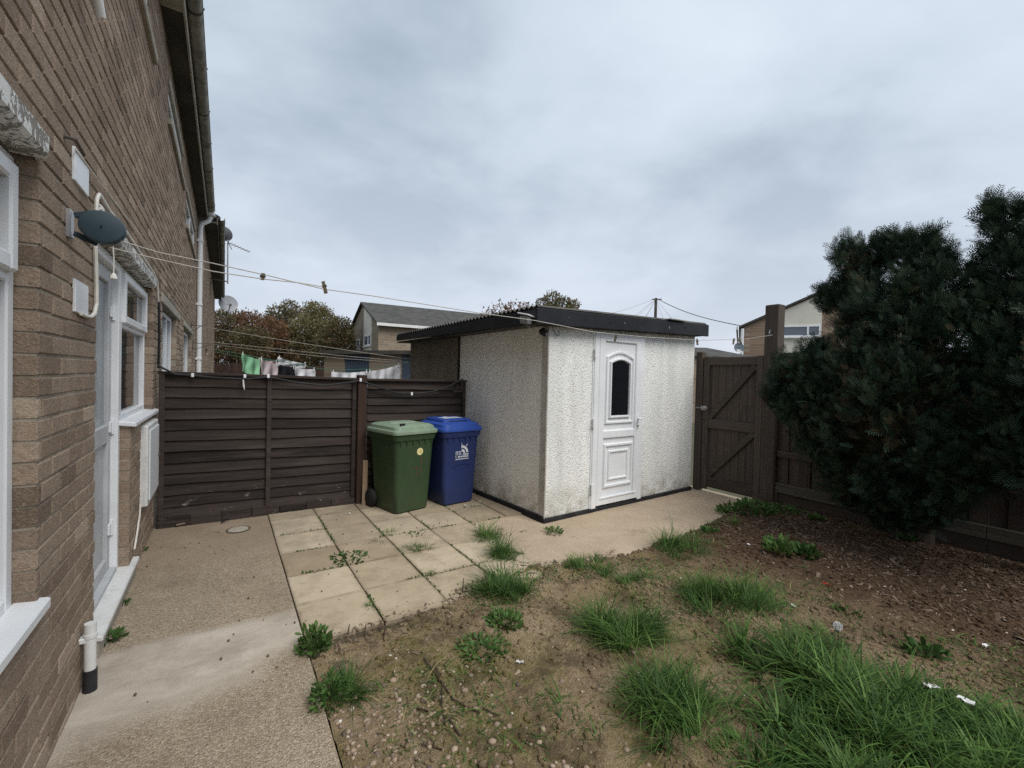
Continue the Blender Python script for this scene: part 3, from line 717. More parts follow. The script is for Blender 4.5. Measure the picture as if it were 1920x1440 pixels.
fp = MB().bbox(1.285, 1.385, FY-.075, FY+.03, -.05, 1.475, .008).build('fence_post', G('fence_post_wood'))
tag(fp, 'reddish brown square post between the two lap fence panels', 'fence post')
st = at_z(678, 948); b = MB(); b.bar((1.355, 5.20, -.01), (1.375, 5.262, .50), .055, .022, up=(0,1,0), b=.003)
tag(b.build('timber_stake', G('stake_wood')), 'short bare timber offcut leaning on the fence post beside the green bin', 'timber offcut')
# debris along the foot of the fence
for (u, v, l_, lab) in ((330, 985, .17, 'pale broken stick lying at the foot of the fence by the brick wall'), (415, 978, .06, 'small dark lump at the foot of the fence near the drain cover')):
    p = at_z(u, v, .015); b = MB(); b.tube([p, p+Vector((l_*.5, .03, .006)), p+Vector((l_, .035, .0))], [.010, .013, .007], 6)
    tag(b.build('stick', G('chip' if l_ > .1 else 'black_plastic'), None, True), lab, 'stick')

# black cable slung along the fence with white clips
cab_px = [(297,686),(305,690),(330,702),(361,704),(400,708),(460,711),(503,707),(560,718),(610,723),(676,714),(705,724),(740,736),(772,739),(810,735),(838,726),(858,716)]
pts = [at_y(u, v, FY-.082) for u, v in cab_px]; fine = []
for i in range(len(pts)-1):
    for t_ in (0, .33, .66): fine.append(pts[i].lerp(pts[i+1], t_))
fine.append(pts[-1])
cable = MB().tube(fine, .0095, 6).build('cable', G('black_plastic'), None, True)
tag(cable, 'black cable slung in loops along the top of the brown fence', 'cable')
for (u, v) in ((361,704),(459,706),(503,706),(676,713),(772,739)):
    p = at_y(u, v, FY-.085); MB().bbox(p.x-.012, p.x+.012, p.y-.012, p.y+.02, p.z-.016, p.z+.022, .004).build('clip', G('upvc'), cable)
p = at_y(456, 712, FY-.088); MB().tube([p, p+Vector((.004,-.004,-.06)), p+Vector((.012,0,-.10))], [.006,.009,.003], 6).build('torn_tape', G('litter_white'), cable, True)
p = at_x(298, 566, WX+.022); q = at_x(297, 690, WX+.022)
MB().tube([p, p.lerp(q, .5)+Vector((.004,0,0)), q, pts[0]], .011, 6).build('wall_drop', G('black_plastic'), cable, True)

# white cables on the house wall
def wall_cable(px, r, label, off=.012):
    P_ = [at_x(u, v, WX+off) for u, v in px]; f = []
    for i in range(len(P_)-1):
        for t_ in (0, .5): f.append(P_[i].lerp(P_[i+1], t_))
    f.append(P_[-1]); o = MB().tube(f, r, 6).build('cable', G('white_cable'), None, True); return tag(o, label, 'cable')
wall_cable([(152,588),(160,592),(170,594),(177,588),(181,570),(181,540),(180,500),(179,470),(179,440),(180,400),(182,372),(186,364),(190,370),(205,395),(232,428),(260,470),(288,512),(295,530),(297,568)], .0085, 'thick white cable looping from the lower plate behind the reel and along the wall')
wall_cable([(140,278),(170,318),(210,372),(250,424),(290,475),(330,530)], .003, 'thin slack cord running down the brick wall from the upper plate')
wall_cable([(263,945),(262,965),(257,1000),(252,1030)], .006, 'short thin cable hanging from the white meter box')

# =================================================================== SHED
SA = R(4.2); SO = Vector((2.82, 3.76, 0))
SM = Matrix.Translation(SO) @ Matrix.Rotation(SA, 4, 'Z')
def SP(x, y, z): return SM @ Vector((x, y, z))
shed = thing('garden_shed', SP(1.3, 1.7, 0), 'white pebbledashed flat roofed shed with black fascia', 'shed')
def sb(b, name, mat, parent=None, smooth=False): return b.xf(SM).build(name, G(mat), parent or shed, smooth)
def zt(x): return 2.03+.031*x
def slab_wall(x0, x1, y0, y1, z0, top=None):
    b = MB(); T = top or zt
    return b.add([(x0,y0,z0),(x1,y0,z0),(x1,y1,z0),(x0,y1,z0),(x0,y0,T(x0)),(x1,y0,T(x1)),(x1,y1,T(x1)),(x0,y1,T(x0))], [(3,2,1,0),(4,5,6,7),(0,1,5,4),(1,2,6,5),(2,3,7,6),(3,0,4,7)])
sb(slab_wall(.012, .660, 0, .05, .03), 'front_panel', 'dash_front')
sb(slab_wall(1.568, 2.68, .004, .05, .03), 'front_panel', 'dash_front')
sb(slab_wall(.66, 1.568, .006, .05, 2.032), 'head_panel', 'dash_front')
sb(slab_wall(0, .05, .092, 1.805, .05, lambda x: 2.04), 'side_panel', 'dash_side')
sb(MB().bbox(-.006, .045, 1.806, 1.862, .0, 2.02, .004), 'joint_strip', 'bitumen')
sb(slab_wall(.002, .05, 1.863, 3.43, .0, lambda x: 2.02), 'rear_side_panel', 'dash_brown')
sb(MB().bbox(-.007, .011, -.008, .09, .03, 2.035, .005), 'corner_trim', 'corner_trim')
sb(slab_wall(2.63, 2.679, .052, 3.43, 0, lambda x: 2.05), 'side_panel', 'dash_side')
sb(slab_wall(.05, 2.63, 3.38, 3.43, 0), 'rear_panel', 'dash_brown')
b = MB(); b.bbox(-.022, .04, .0, 3.4, -.05, .055, .008); b.bbox(-.020, 2.69, -.020, .03, -.05, .034, .008); sb(b, 'plinth', 'bitumen')
# roof
RY0, RY1, RX0, RX1 = -.10, 3.46, -.225, 2.80
def rz(x, y): return 2.205+.030*(x+.22)-.020*y
b = MB(); per = .078; nn = int((RY1-RY0)/per*8)
ring = [(RY0+(RY1-RY0)*i/nn) for i in range(nn+1)]
for off in (0, -.007):
    V = []; F = []
    for x in (RX0, RX1): V += [(x, y, rz(x, y)+.013*math.sin(2*math.pi*y/per)+off) for y in ring]
    b.add(V, [(i, i+1, nn+2+i, nn+1+i) for i in range(nn)])
for x in (RX0, RX1):
    b.add([(x, y, rz(x, y)+.013*math.sin(2*math.pi*y/per)+o_) for o_ in (0, -.007) for y in ring], [(i, i+1, nn+2+i, nn+1+i) for i in range(nn)])
roof = sb(b, 'roof', 'corrugated', None, True)
b = MB(); b.obox((-.27, -.135, 2.018), (3.06, 0, .098), (0, .03, 0), (0, 0, .158), b=.005); sb(b, 'front_fascia', 'fascia_black')
b = MB(); b.add([(-.238,-.10,2.035),(-.205,-.10,2.035),(-.205,3.44,2.03),(-.238,3.44,2.03),(-.238,-.10,2.178),(-.205,-.10,2.178),(-.205,3.44,2.114),(-.238,3.44,2.114)], [(3,2,1,0),(4,5,6,7),(0,1,5,4),(1,2,6,5),(2,3,7,6),(3,0,4,7)])
sb(b, 'side_fascia', 'fascia_black')
b = MB(); b.add([(-.2,-.09,2.03),(2.75,-.09,2.12),(2.75,3.5,2.06),(-.2,3.5,2.0),(-.2,-.09,2.05),(2.75,-.09,2.14),(2.75,3.5,2.08),(-.2,3.5,2.02)], [(3,2,1,0),(4,5,6,7),(0,1,5,4),(1,2,6,5),(2,3,7,6),(3,0,4,7)]); sb(b, 'roof_deck', 'soffit')
b = MB(); b.obox((1.86,-.17,2.262), (.34,.0,.002), (0,.16,.0), (0,0,.012)); sb(b, 'felt_flap', 'gutter')
for i in range(9):
    x = .15+i*.29+random.uniform(-.05,.05); sb(MB().bbox(x, x+.012, -.139, -.134, 2.07+.032*x+random.uniform(0,.06), 2.085+.032*x+.03, .001), 'nail_head', 'steel' if i % 3 == 0 else 'fascia_black')
# door
dr = MB(); w_ = .075
for (x0, x1, z0, z1) in ((.676,.676+w_,.025,2.028),(1.56-w_,1.56,.025,2.028),(.676+w_,1.56-w_,1.955,2.027)): dr.bbox(x0, x1, -.022, .05, z0, z1, .006)
dr.bbox(.66, .675, -.012, .04, .03, 2.02, .003)
door_s = sb(dr, 'door', 'upvc')
lf = MB(); a0, a1, c0, c1 = .745, 1.492, .05, 1.957
for (x0, x1, z0, z1) in ((a0,a0+.098,c0,c1),(a1-.098,a1,c0,c1),(a0+.097,a1-.097,c0,c0+.085),(a0+.097,a1-.097,c1-.03,c1),(a0+.097,a1-.097,.815,.905)): lf.bbox(x0, x1, -.030, .03, z0, z1, .008)
lf.box(a0+.09, a1-.09, -.008, .02, c0+.05, c1-.02)
lf = sb(lf, 'door_leaf', 'upvc', door_s)
def bead(b, poly, w, h, y0):
    """raised moulding along a closed convex polygon of (x, z)"""
    n = len(poly); P = [Vector(p) for p in poly]; N = []
    for i in range(n):
        d0 = (P[i]-P[i-1]).normalized(); d1 = (P[(i+1) % n]-P[i]).normalized()
        n0, n1 = Vector((d0.y, -d0.x)), Vector((d1.y, -d1.x)); m = (n0+n1); m = m/max(.3, m.dot(n0)); N.append(m)
    prof = [(-w/2, 0), (-w/4, h), (w/4, h), (w/2, 0)]; V = []; F = []
    for i in range(n):
        for (o_, hh) in prof: q = P[i]+N[i]*o_; V.append((q.x, y0-hh, q.y))
    for i in range(n):
        j = (i+1) % n
        for q in range(3): F.append((i*4+q, j*4+q, j*4+q+1, i*4+q+1))
    b.add(V, F)
def arch(x0, x1, z0, zs, za, n=10):
    return [(x0, z0), (x1, z0)] + [(x1+(x0-x1)*i/n, zs+(za-zs)*math.sin(math.pi*i/n)) for i in range(n+1)]
b = MB(); bead(b, arch(.885, 1.352, .995, 1.745, 1.812), .036, .020, -.008); bead(b, arch(.945, 1.292, 1.06, 1.69, 1.735), .030, .026, -.008)
bead(b, [(.878,.258),(1.358,.258),(1.358,.732),(.878,.732)], .040, .020, -.008); bead(b, [(.955,.335),(1.280,.335),(1.280,.655),(.955,.655)], .030, .016, -.008)
sb(b, 'moulding', 'upvc', door_s, True)
b = MB(); b.prism([(x, -.016, z) for x, z in arch(.962, 1.275, 1.078, 1.672, 1.715)], (0, .008, 0)); sb(b, 'glass', 'dark_glass', door_s)
b = MB(); b.bbox(.80, 1.44, -.040, -.028, .125, .142, .003); sb(b, 'weather_bar', 'upvc', door_s)
for z in (.26, 1.0, 1.78):
    b = MB(); b.tube([(.668, -.034, z-.055), (.668, -.034, z+.055)], .013, 10); b.bbox(.67, .705, -.032, -.02, z-.045, z+.045, .003); sb(b, 'hinge', 'upvc', door_s, True)
b = MB(); b.bbox(1.428, 1.456, -.040, -.029, .90, 1.09, .005); b.tube([(1.442,-.04,1.03), (1.442,-.085,1.03), (1.43,-.09,1.03), (1.33+.06,-.088,1.025)], .011, 8); hd = sb(b, 'handle', 'upvc', door_s, True)
sb(MB().tube([(1.442,-.039,.935), (1.442,-.043,.935)], .011, 10), 'keyhole', 'black_plastic', hd)
# fittings under the corner of the roof
fl = thing('floodlight', SP(-.28, .06, 2.06), 'small bracketed floodlight under the corner of the shed roof', 'floodlight')
b = MB(); b.obox((-.33,-.06,2.105), (.10,.0,-.02), (0,.17,.035), (.005,0,.012)); sb(b, 'hood', 'upvc_dirty', fl)
b = MB(); b.obox((-.315,-.045,2.02), (.06,0,0), (0,.13,.015), (-.012,0,.07), b=.006); sb(b, 'lamp', 'steel', fl)
b = MB(); b.tube([(-.30,.0,2.02), (-.24,.02,1.995), (-.21,.03,2.05)], .006, 6); sb(b, 'bracket', 'steel', fl)
cc = thing('security_camera', SP(-.04, .02, 1.93), 'small black dome camera hanging at the shed corner', 'camera')
b = MB(); b.tube([(-.05,.03,2.01), (-.05,.03,1.975)], .018, 8); sb(b, 'mount', 'black_plastic', cc, True)
b = MB(); b.tube([(-.07,.05,1.985),(-.068,.035,1.97),(-.062,-.02,1.945),(-.06,-.035,1.94)], [.02,.034,.034,.026], 12); sb(b, 'housing', 'black_plastic', cc, True)
b = MB(); b.tube([(-.059,-.036,1.94),(-.058,-.042,1.938)], .017, 12); sb(b, 'lens', 'steel', cc, True)
b = MB(); b.tube([(.03,-.02,2.02),(.05,-.03,1.97),(.09,-.03,1.93),(.125,-.025,1.95),(.12,-.02,2.0)], .004, 6); o = b.xf(SM).build('loose_wire', G('black_plastic'), None, True); tag(o, 'loop of thin wire hanging under the fascia near the shed corner', 'wire')
# fixing bracket where the fence cable reaches the shed
b = MB(); P0 = at_y(866, 712, FY-.05); b.bar(P0+Vector((0,0,.0)), P0+Vector((.0,-.0,-.15)), .012, .012, up=(0,1,0)); b.bar(P0+Vector((-.10,-.02,-.03)), P0+Vector((.02,0,.01)), .012, .012); b.bar(P0+Vector((-.13,-.02,-.145)), P0+Vector((.0,0,-.15)), .01, .01)
tag(b.build('cable_bracket', G('dark_steel')), 'rusty metal bracket holding the black cable at the shed side', 'bracket')

# =================================================================== GATE AND RIGHT FENCE
GX = 5.62
gate = thing('garden_gate', (GX, 3.48, 0), 'dark brown ledged and braced timber gate beside the shed', 'gate')
gy0, gy1, gz0, gz1 = 3.055, 3.872, .02, 1.835
nb = 8; bw = (gy1-gy0-.012)/nb
for i in range(nb):
    a = gy0+.006+i*bw; MB().bbox(GX+.004, GX+.024, a+.001, a+bw-.0015, gz0+.03, gz1-.01+random.uniform(-.004,.004), .003, tint=random.random()).build('board', G('gate_wood'), gate)
for y0 in (gy0, gy1-.085): MB().bbox(GX-.034, GX+.003, y0, y0+.085, gz0, gz1, .005, tint=random.random()).build('stile', G('gate_wood'), gate)
for z0, h_ in ((gz0+.05, .13), (.865, .12), (gz1-.115, .105)): MB().bbox(GX-.032, GX+.003, gy0+.086, gy1-.086, z0, z0+h_, .005, tint=random.random()).build('rail', G('gate_rail_wood'), gate)
for (ya, za, yb, zb) in ((gy1-.10, 1.0, gy0+.10, gz1-.13), (gy1-.10, gz0+.19, gy0+.10, .855)):
    MB().bar((GX-.014, ya, za), (GX-.014, yb, zb), .07, .030, up=(1,0,0), b=.003, tint=random.random()).build('brace', G('gate_rail_wood'), gate)
b = MB(); b.bbox(GX-.046, GX-.034, gy1-.06, gy1+.03, 1.10, 1.16, .003); b.tube([(GX-.052, gy1-.09, 1.135), (GX-.052, gy1+.09, 1.128)], .009, 8); b.tube([(GX-.06, gy1-.02, 1.13), (GX-.09, gy1-.02, 1.125)], .008, 6)
b.build('latch', G('steel'), gate, True)
b = MB(); b.bbox(GX-.04, GX-.034, gy1-.10, gy1+.02, .985, 1.01, .002); b.build('bolt', G('dark_steel'), gate)
tag(MB().bbox(GX-.05, GX+.05, 3.885, 3.985, -.05, 1.905, .008).build('gate_post', G('gate_wood')), 'short gate post standing against the end of the shed', 'gate post')
tp = MB().bbox(GX-.08, GX+.07, 2.868, 3.03, -.05, 2.44, .008).build('gate_post', G('gate_wood')); tag(tp, 'tall square timber post rising above the gate and fence', 'gate post')
b = MB(); b.tube([(GX-.081, 2.95, 2.13), (GX-.11, 2.95, 2.12), (GX-.118, 2.95, 2.09), (GX-.10, 2.95, 2.07)], .006, 6); b.build('hook', G('steel'), tp, True)
rf = thing('board_fence', (GX, 1.0, 0), 'dark closeboard fence running behind the conifers on the right', 'fence')
y = 2.862; i = 0
while y > -2.6:
    MB().obox((GX+.0+.019*(i % 2), y-.122, .30), (.018, 0, 0), (0, .127, 0), (0, 0, 1.53+random.uniform(-.01,.01)), tint=random.random(), b=.003).build('board', G('gate_wood'), rf); y -= .119; i += 1
y = 2.86; k_ = 0
while y > -2.6:
    L_ = 1.78; b = MB(); b.obox((GX-.048, y-L_, .195), (.045, 0, 0), (0, L_-.002, 0), (0, 0, .115), tint=.7, b=.005); b.build('gravel_board', G('gravel_board_wood'), rf)
    b = MB(); b.obox((GX-.018, y-L_, -.06), (.03, 0, 0), (0, L_-.004, 0), (0, 0, .26), tint=.2, b=.004); b.build('base_board', G('gate_rail_wood'), rf); y -= L_; k_ += 1
for z in (.62, 1.52): MB().bbox(GX-.04, GX-.001, -2.6, 2.86, z, z+.07, .005).build('rail', G('gate_rail_wood'), rf)
MB().bbox(GX-.03, GX+.04, -2.6, 2.86, 1.835, 1.86, .005).build('capping', G('gate_rail_wood'), rf)

# =================================================================== WHEELIE BINS
def rring(w, d, y0, z, r=.06, n=5):
    out = []
    for (cx_, cy_, a0) in ((w/2-r, y0+d-r, 0), (-w/2+r, y0+d-r, 90), (-w/2+r, y0+r, 180), (w/2-r, y0+r, 270)):
        for i in range(n+1):
            a = R(a0+90*i/n); out.append((cx_+r*math.cos(a), cy_+r*math.sin(a), z))
    return out
def wheelie(name, label, loc, rot, body, lidm, col, s=1.0):
    t = thing(name, (loc[0], loc[1], 0), label, 'wheelie bin', 'wheelie bins by the fence')
    Mx = Matrix.Translation(Vector((loc[0], loc[1], .002))) @ Matrix.Rotation(rot, 4, 'Z') @ Matrix.Scale(s, 4)
    def bb(b, nm, mt, par=t, sm=True): return b.xf(Mx).build(nm, G(mt), par, sm)
    b = MB(); b.loft([rring(.40,.44,.075,.0,.05), rring(.425,.47,.055,.02,.055), rring(.45,.50,.043,.22,.06), rring(.505,.575,.012,.84,.06), rring(.512,.585,.008,.86,.06)])
    for x in (-.15, 0, .15): pass
    bd = bb(b, 'body', body)
    b = MB(); b.loft([rring(.530,.60,.0,.80,.06), rring(.545,.615,-.008,.83,.06), rring(.555,.625,-.012,.865,.06), rring(.50,.57,.015,.87,.06)]); bb(b, 'rim', body, bd)
    b = MB()
    for x in (-.20,-.12,-.04,.04,.12,.20): b.bbox(x-.006, x+.006, -.004, .02, .755, .81, .003)
    bb(b, 'rim_ribs', body, bd, False)
    b = MB()
    b.loft([rring(.575,.655,-.028,.868,.07), rring(.578,.658,-.030,.895,.07), rring(.570,.650,-.026,.905,.07), rring(.530,.61,-.004,.912,.07), rring(.515,.595,.004,.945,.08), rring(.47,.54,.03,.962,.10), rring(.20,.25,.17,.968,.08)])
    lid = bb(b, 'lid', lidm)
    if col == 'green':
        b = MB(); b.loft([rring(.34,.16,.22,.965,.07), rring(.31,.13,.235,.978,.06), rring(.25,.08,.26,.972,.035)]); bb(b, 'lid_dish', lidm, lid)
        b = MB()
        for x in (-.19, -.155): b.bbox(x, x+.022, .03, .06, .93, .985, .004)
        bb(b, 'lid_catch', 'black_plastic', lid, False)
    else:
        b = MB(); b.loft([rring(.42,.44,.10,.955,.05), rring(.40,.42,.11,.995,.05), rring(.36,.38,.13,1.0,.05)]); bb(b, 'lid_panel', lidm, lid)
        b = MB(); b.bbox(-.13,.13,.104,.13,.958,.985,.006); bb(b, 'lid_slot', 'black_plastic', lid, False)
        b = MB(); b.obox((-.12,.22,1.001), (.26,0,0), (0,.15,0), (0,0,.0015)); b.obox((-.02,.37,1.001), (.05,0,0), (0,.06,0), (0,0,.0015)); bb(b, 'lid_print', 'print_white', lid, False)
    b = MB(); b.tube([(-.22,.60,.86), (-.22,.66,.895), (-.20,.668,.90), (.20,.668,.90), (.22,.66,.895), (.22,.60,.86)], .017, 8); bb(b, 'handle', body)
    b = MB(); b.tube([(-.25,.535,.10), (.25,.535,.10)], .011, 8); bb(b, 'axle', 'dark_steel')
    for sx in (-1, 1):
        wv = MB(); wv.tube([(sx*.218,.535,.10),(sx*.222,.535,.10),(sx*.226,.535,.10),(sx*.262,.535,.10),(sx*.268,.535,.10)], [.085,.095,.10,.10,.090], 24); wo_ = bb(wv, 'wheel', 'rubber')
        b = MB(); b.tube([(sx*.268,.535,.10),(sx*.274,.535,.10)], [.055,.048], 16); bb(b, 'hub', 'black_plastic', wo_)
    fr = lambda z: .043-(.043-.012)*(z-.22)/.62            # front face y at height z
    def fl_(poly, dz=.0022):                                # flat mark on the front face: (x, z) polygon
        P_ = [(x, fr(z)-dz, z) for x, z in poly]; return P_
    return t, bb, fl_
t, bb, fl_ = wheelie('green_wheelie_bin', 'dark green wheelie bin with pale lid and round yellow sticker', (1.765, 4.665), R(14), 'green_plastic', 'green_lid_plastic', 'green', .985)
circ = lambda cx_, cz_, r, n=20: [(cx_+r*math.cos(2*math.pi*i/n), cz_+r*math.sin(2*math.pi*i/n)) for i in range(n)]
b = MB(); b.prism(fl_(circ(.055,.665,.040)), (0,.003,0)); stk = bb(b, 'sticker', 'sticker_yellow', t, False)
b = MB(); b.prism(fl_(circ(.062,.666,.015), .0034), (0,.001,0)); bb(b, 'sticker_centre', 'sticker_core', stk, False)
b = MB()
for q in ([(.068,.40),(.084,.40),(.086,.61),(.070,.61)], [(-.02,.485),(.038,.490),(.038,.505),(-.02,.50)], [(.018,.395),(.034,.395),(.038,.49),(.024,.49)]): b.prism(fl_(q), (0,.003,0))
bb(b, 'painted_number', 'faded_red', t, False)
t, bb, fl_ = wheelie('blue_wheelie_bin', 'royal blue wheelie bin with white printed crest beside the shed', (2.335, 4.70), R(9), 'blue_plastic', 'blue_lid_plastic', 'blue', .985)
b = MB()
def arcband(cx_, cz_, r0, r1, a0, a1, n=7):
    return [(cx_+r1*math.cos(R(a0+(a1-a0)*i/n)), cz_+r1*math.sin(R(a0+(a1-a0)*i/n))) for i in range(n+1)] + [(cx_+r0*math.cos(R(a1+(a0-a1)*i/n)), cz_+r0*math.sin(R(a1+(a0-a1)*i/n))) for i in range(n+1)]
def strip2(pts):
    n = len(pts)//2
    for i in range(n-1): b.prism(fl_([pts[i], pts[i+1], pts[2*n-2-i], pts[2*n-1-i]]), (0,.003,0))
strip2(arcband(-.005,.60,.070,.098,8,88)); strip2(arcband(-.005,.60,.028,.054,8,88))
b.prism(fl_([(-.012,.665),(.006,.668),(-.006,.735)]), (0,.003,0)); b.prism(fl_([(.052,.690),(.064,.684),(.082,.716)]), (0,.003,0))
for i in range(4):
    x = -.085+i*.022; b.prism(fl_([(x,.585),(x+.007,.585),(x+.007,.625),(x,.625)]), (0,.003,0)); b.prism(fl_([(x,.625),(x+.016,.625),(x+.016,.631),(x,.631)]), (0,.003,0))
x = -.085
while x < .10:
    w_ = random.uniform(.008, .014)
    b.prism(fl_([(x,.556),(x+w_,.556),(x+w_,.574),(x,.574)]), (0,.003,0)) if random.random() < .85 else None
    if x > .01: b.prism(fl_([(x,.582),(x+w_,.582),(x+w_,.600),(x,.600)]), (0,.003,0))
    x += w_+.005
x = -.085
while x < .10:
    w_ = random.uniform(.010, .022); b.prism(fl_([(x,.532),(x+w_,.532),(x+w_,.542),(x,.542)]), (0,.003,0)); x += w_+.003
bb(b, 'printed_crest', 'print_white', t, False)
b = MB(); pr = [(-.13+.26*i/10, .44+.035*math.sin(math.pi*i/10)**.5) for i in range(11)]
for p, q in zip(pr, pr[1:]): b.prism(fl_([p, q, (q[0], q[1]+.010), (p[0], p[1]+.010)], .006), (0,.008,0))
bb(b, 'grip_ridge', 'blue_plastic', t, False)

# =================================================================== CLOTHES LINE REEL AND LINES
RC = at_y(192, 426, 2.49); reel = thing('clothes_line_reel', (WX, 2.55, 2.05), 'dark blue oval clothes line reel bracketed to the brick wall', 'clothes line')
def oval(a, c, y, k_=28, tl=R(-8)): return [(RC.x+a*math.cos(2*math.pi*i/k_)*math.cos(tl)-c*math.sin(2*math.pi*i/k_)*math.sin(tl), y, RC.z+a*math.cos(2*math.pi*i/k_)*math.sin(tl)+c*math.sin(2*math.pi*i/k_)*math.cos(tl)) for i in range(k_)]
b = MB(); b.loft([oval(.066,.057,2.474), oval(.072,.063,2.477), oval(.074,.065,2.482), oval(.074,.065,2.515), oval(.069,.06,2.520)]); b.build('reel_case', G('reel'), reel, True)
MB().tube([(RC.x, 2.4695, RC.z), (RC.x, 2.467, RC.z)], .004, 8).build('screw', G('black_plastic'), reel)
b = MB(); 
for sz, zz_ in ((1, .052), (-1, -.052)):
    b.bar((WX+.02, 2.535, RC.z+zz_*.7+.005), (RC.x-.02, 2.522, RC.z+zz_*1.25), .012, .022, up=(0,0,1), b=.003)
b.build('yoke', G('reel'), reel)
b = MB(); b.bbox(WX-.004, WX+.014, 2.515, 2.565, RC.z-.052, RC.z+.062, .003); b.build('bracket', G('steel'), reel)
pt = at_y(213, 512, 2.49); pl = at_y(212, 462, 2.49)
b = MB(); b.tube([pl, pl.lerp(pt, .5)+Vector((.002,0,0)), pt], .0022, 5); b.tube([pt, pt-Vector((0,0,.012)), pt-Vector((0,0,.024))], [.004,.012,.013], 8); b.build('pull_bell', G('white_cable'), reel, True)
def line3(px, r=.0026, mat='line_cord', n=4):
    """px: list of (u, v, depth)"""
    P_ = [at_d(*p) for p in px]; f = []
    for i in range(len(P_)-1):
        for t_ in range(n): f.append(P_[i].lerp(P_[i+1], t_/n))
    f.append(P_[-1]); return MB().tube(f, r, 5).build('clothes_line', G(mat), None, True)
E0 = at_y(226, 452, 2.50); E1 = at_x(1449, 628, GX-.09)
d0 = (E0-CPOS).dot(CF); d1 = (E1-CPOS).dot(CF)
def main_d(u, uu0=226., uu1=1449.):        # depth along a straight horizontal line seen in perspective
    s = (u-uu0)/(uu1-uu0); return 1/((1-s)/d0+s/d1)
mpx = [(226,452),(300,474),(400,494),(500,516),(607,542),(700,555),(800,571),(900,587),(1003,601),(1110,622),(1210,632),(1310,638),(1395,636),(1449,628)]
o = line3([(u, v, main_d(u)) for u, v in mpx]); tag(o, 'long pale clothes line from the wall reel past the shed to the tall post', 'clothes line')
o = line3([(u, v, main_d(u)) for u, v in [(205,464),(300,487),(400,509),(492,523),(560,530),(607,538)]]); tag(o, 'lower strand of clothes line leaving the reel, with a small peg on it', 'clothes line')
def peg(u, v, d, ang, label, L_=.075):
    c = at_d(u, v, d); dn = (CX*math.sin(R(ang)) - CY*math.cos(R(ang))); sd_ = (CX*math.cos(R(ang)) + CY*math.sin(R(ang)))
    t = thing('clothes_peg', c, label, 'peg', 'pegs on the clothes lines')
    for s_ in (-1, 1):
        b = MB(); b.bar(c-dn*L_*.25+sd_*s_*.0036, c+dn*L_*.8+sd_*s_*.0045, .009, .006, up=CF); b.build('prong', G('peg_wood'), t)
    MB().tube([c+dn*.01-sd_*.012, c+dn*.01+sd_*.012], .006, 6).build('spring', G('dark_steel'), t)
peg(607, 533, main_d(607), 14, 'wooden peg hanging tilted on the line where the two strands meet', .062)
peg(492, 522, main_d(492), 170, 'small dark peg on the lower strand nearest the brick house', .032)
peg(1155, 630, main_d(1155), -14, 'dark peg hanging on the line above the shed door', .06)
peg(1307, 638, main_d(1307), 6, 'pale peg on the line at the right end of the shed', .06)
peg(1376, 637, main_d(1376), -8, 'left peg of the pair on the line before the tall post', .065)
peg(1386, 637, main_d(1386), 30, 'right peg of the pair on the line before the tall post', .065)
# neighbour's lines and laundry beyond the fence
for (px, m_, lb) in (([(372,611,8.6),(500,633,8.2),(640,655,7.8),(766,673,7.45)], 'line_cord', 'upper pale clothes line in the neighbouring yard'),
                     ([(392,641,9.2),(500,652,8.6),(640,667,7.9),(766,678,7.45)], 'line_cord', 'middle pale clothes line in the neighbouring yard'),
                     ([(392,645,9.2),(500,658,8.6),(640,672,7.9),(766,681,7.45)], 'line_cord', 'lowest pale clothes line in the neighbouring yard'),
                     ([(402,655,9.0),(453,664,8.7),(520,677,8.5),(590,690,8.3),(625,694,8.2),(690,692,8.0),(748,682,7.8),(767,679,7.6)], 'green_cord', 'green clothes line that carries the laundry'),
                     ([(402,659,9.0),(450,670,8.8),(500,676,8.75),(575,683,8.6)], 'green_cord', 'second green line holding the small garments behind')):
    tag(line3(px, .0038, m_), lb, 'clothes line')
def cloth(label, u0, v0, u1, v1, hpx, d, mat, folds=3, cat='laundry', low=0.0):
    A, B = at_d(u0, v0, d), at_d(u1, v1, d-.1); H_ = hpx/FPX*d; b = MB(); n, m = 22, 12; nrm = (B-A).cross(Vector((0,0,1))).normalized()
    ph = random.uniform(0, 6)
    for k_ in range(2):
        for j in range(m+1):
            for i in range(n+1):
                s, t_ = i/n, j/m
                p = A.lerp(B, s) - Vector((0,0,1))*(H_*t_*(1+low*s)) - Vector((0,0,1))*(.02*math.sin(math.pi*s)*(1-t_))
                p = p + nrm*(.028*math.sin(folds*2*math.pi*s+ph+t_)*(.35+.65*t_) + .012*math.sin(9*s+7*t_)) + (B-A)*(.03*math.sin(t_*3+ph)*t_) + nrm*(k_*.004)
                b.v.append(tuple(p))
    st_ = (n+1)*(m+1)
    for k_ in range(2):
        for j in range(m):
            for i in range(n): q = k_*st_+j*(n+1)+i; b.face((q, q+1, q+n+2, q+n+1))
    for j in range(m):
        for i in (0, n): q = j*(n+1)+i; b.face((q, q+n+1, q+n+1+st_, q+st_))
    o = b.build('hanging_cloth', G(mat), None, True); tag(o, label, cat, 'laundry on the neighbouring line')
    c = MB()
    for s in (.04, .96):
        p = A.lerp(B, s); c.bar(p+Vector((0,0,.03)), p-Vector((0,0,.04)), .014, .012)
    c.build('peg', G('litter_white'), o)
cloth('mint green towel on the line, leftmost of the laundry', 454, 662, 487, 674, 34, 8.6, 'cloth_green', 2)
cloth('pale pink towel between the green towel and the black cloth', 489, 674, 520, 682, 34, 8.5, 'cloth_pink', 2)
cloth('black cloth on the line between pink and white washing', 522, 682, 552, 688, 34, 8.45, 'cloth_black', 2)
cloth('small white cloth just right of the black one', 553, 688, 590, 692, 30, 8.35, 'cloth_white', 2)
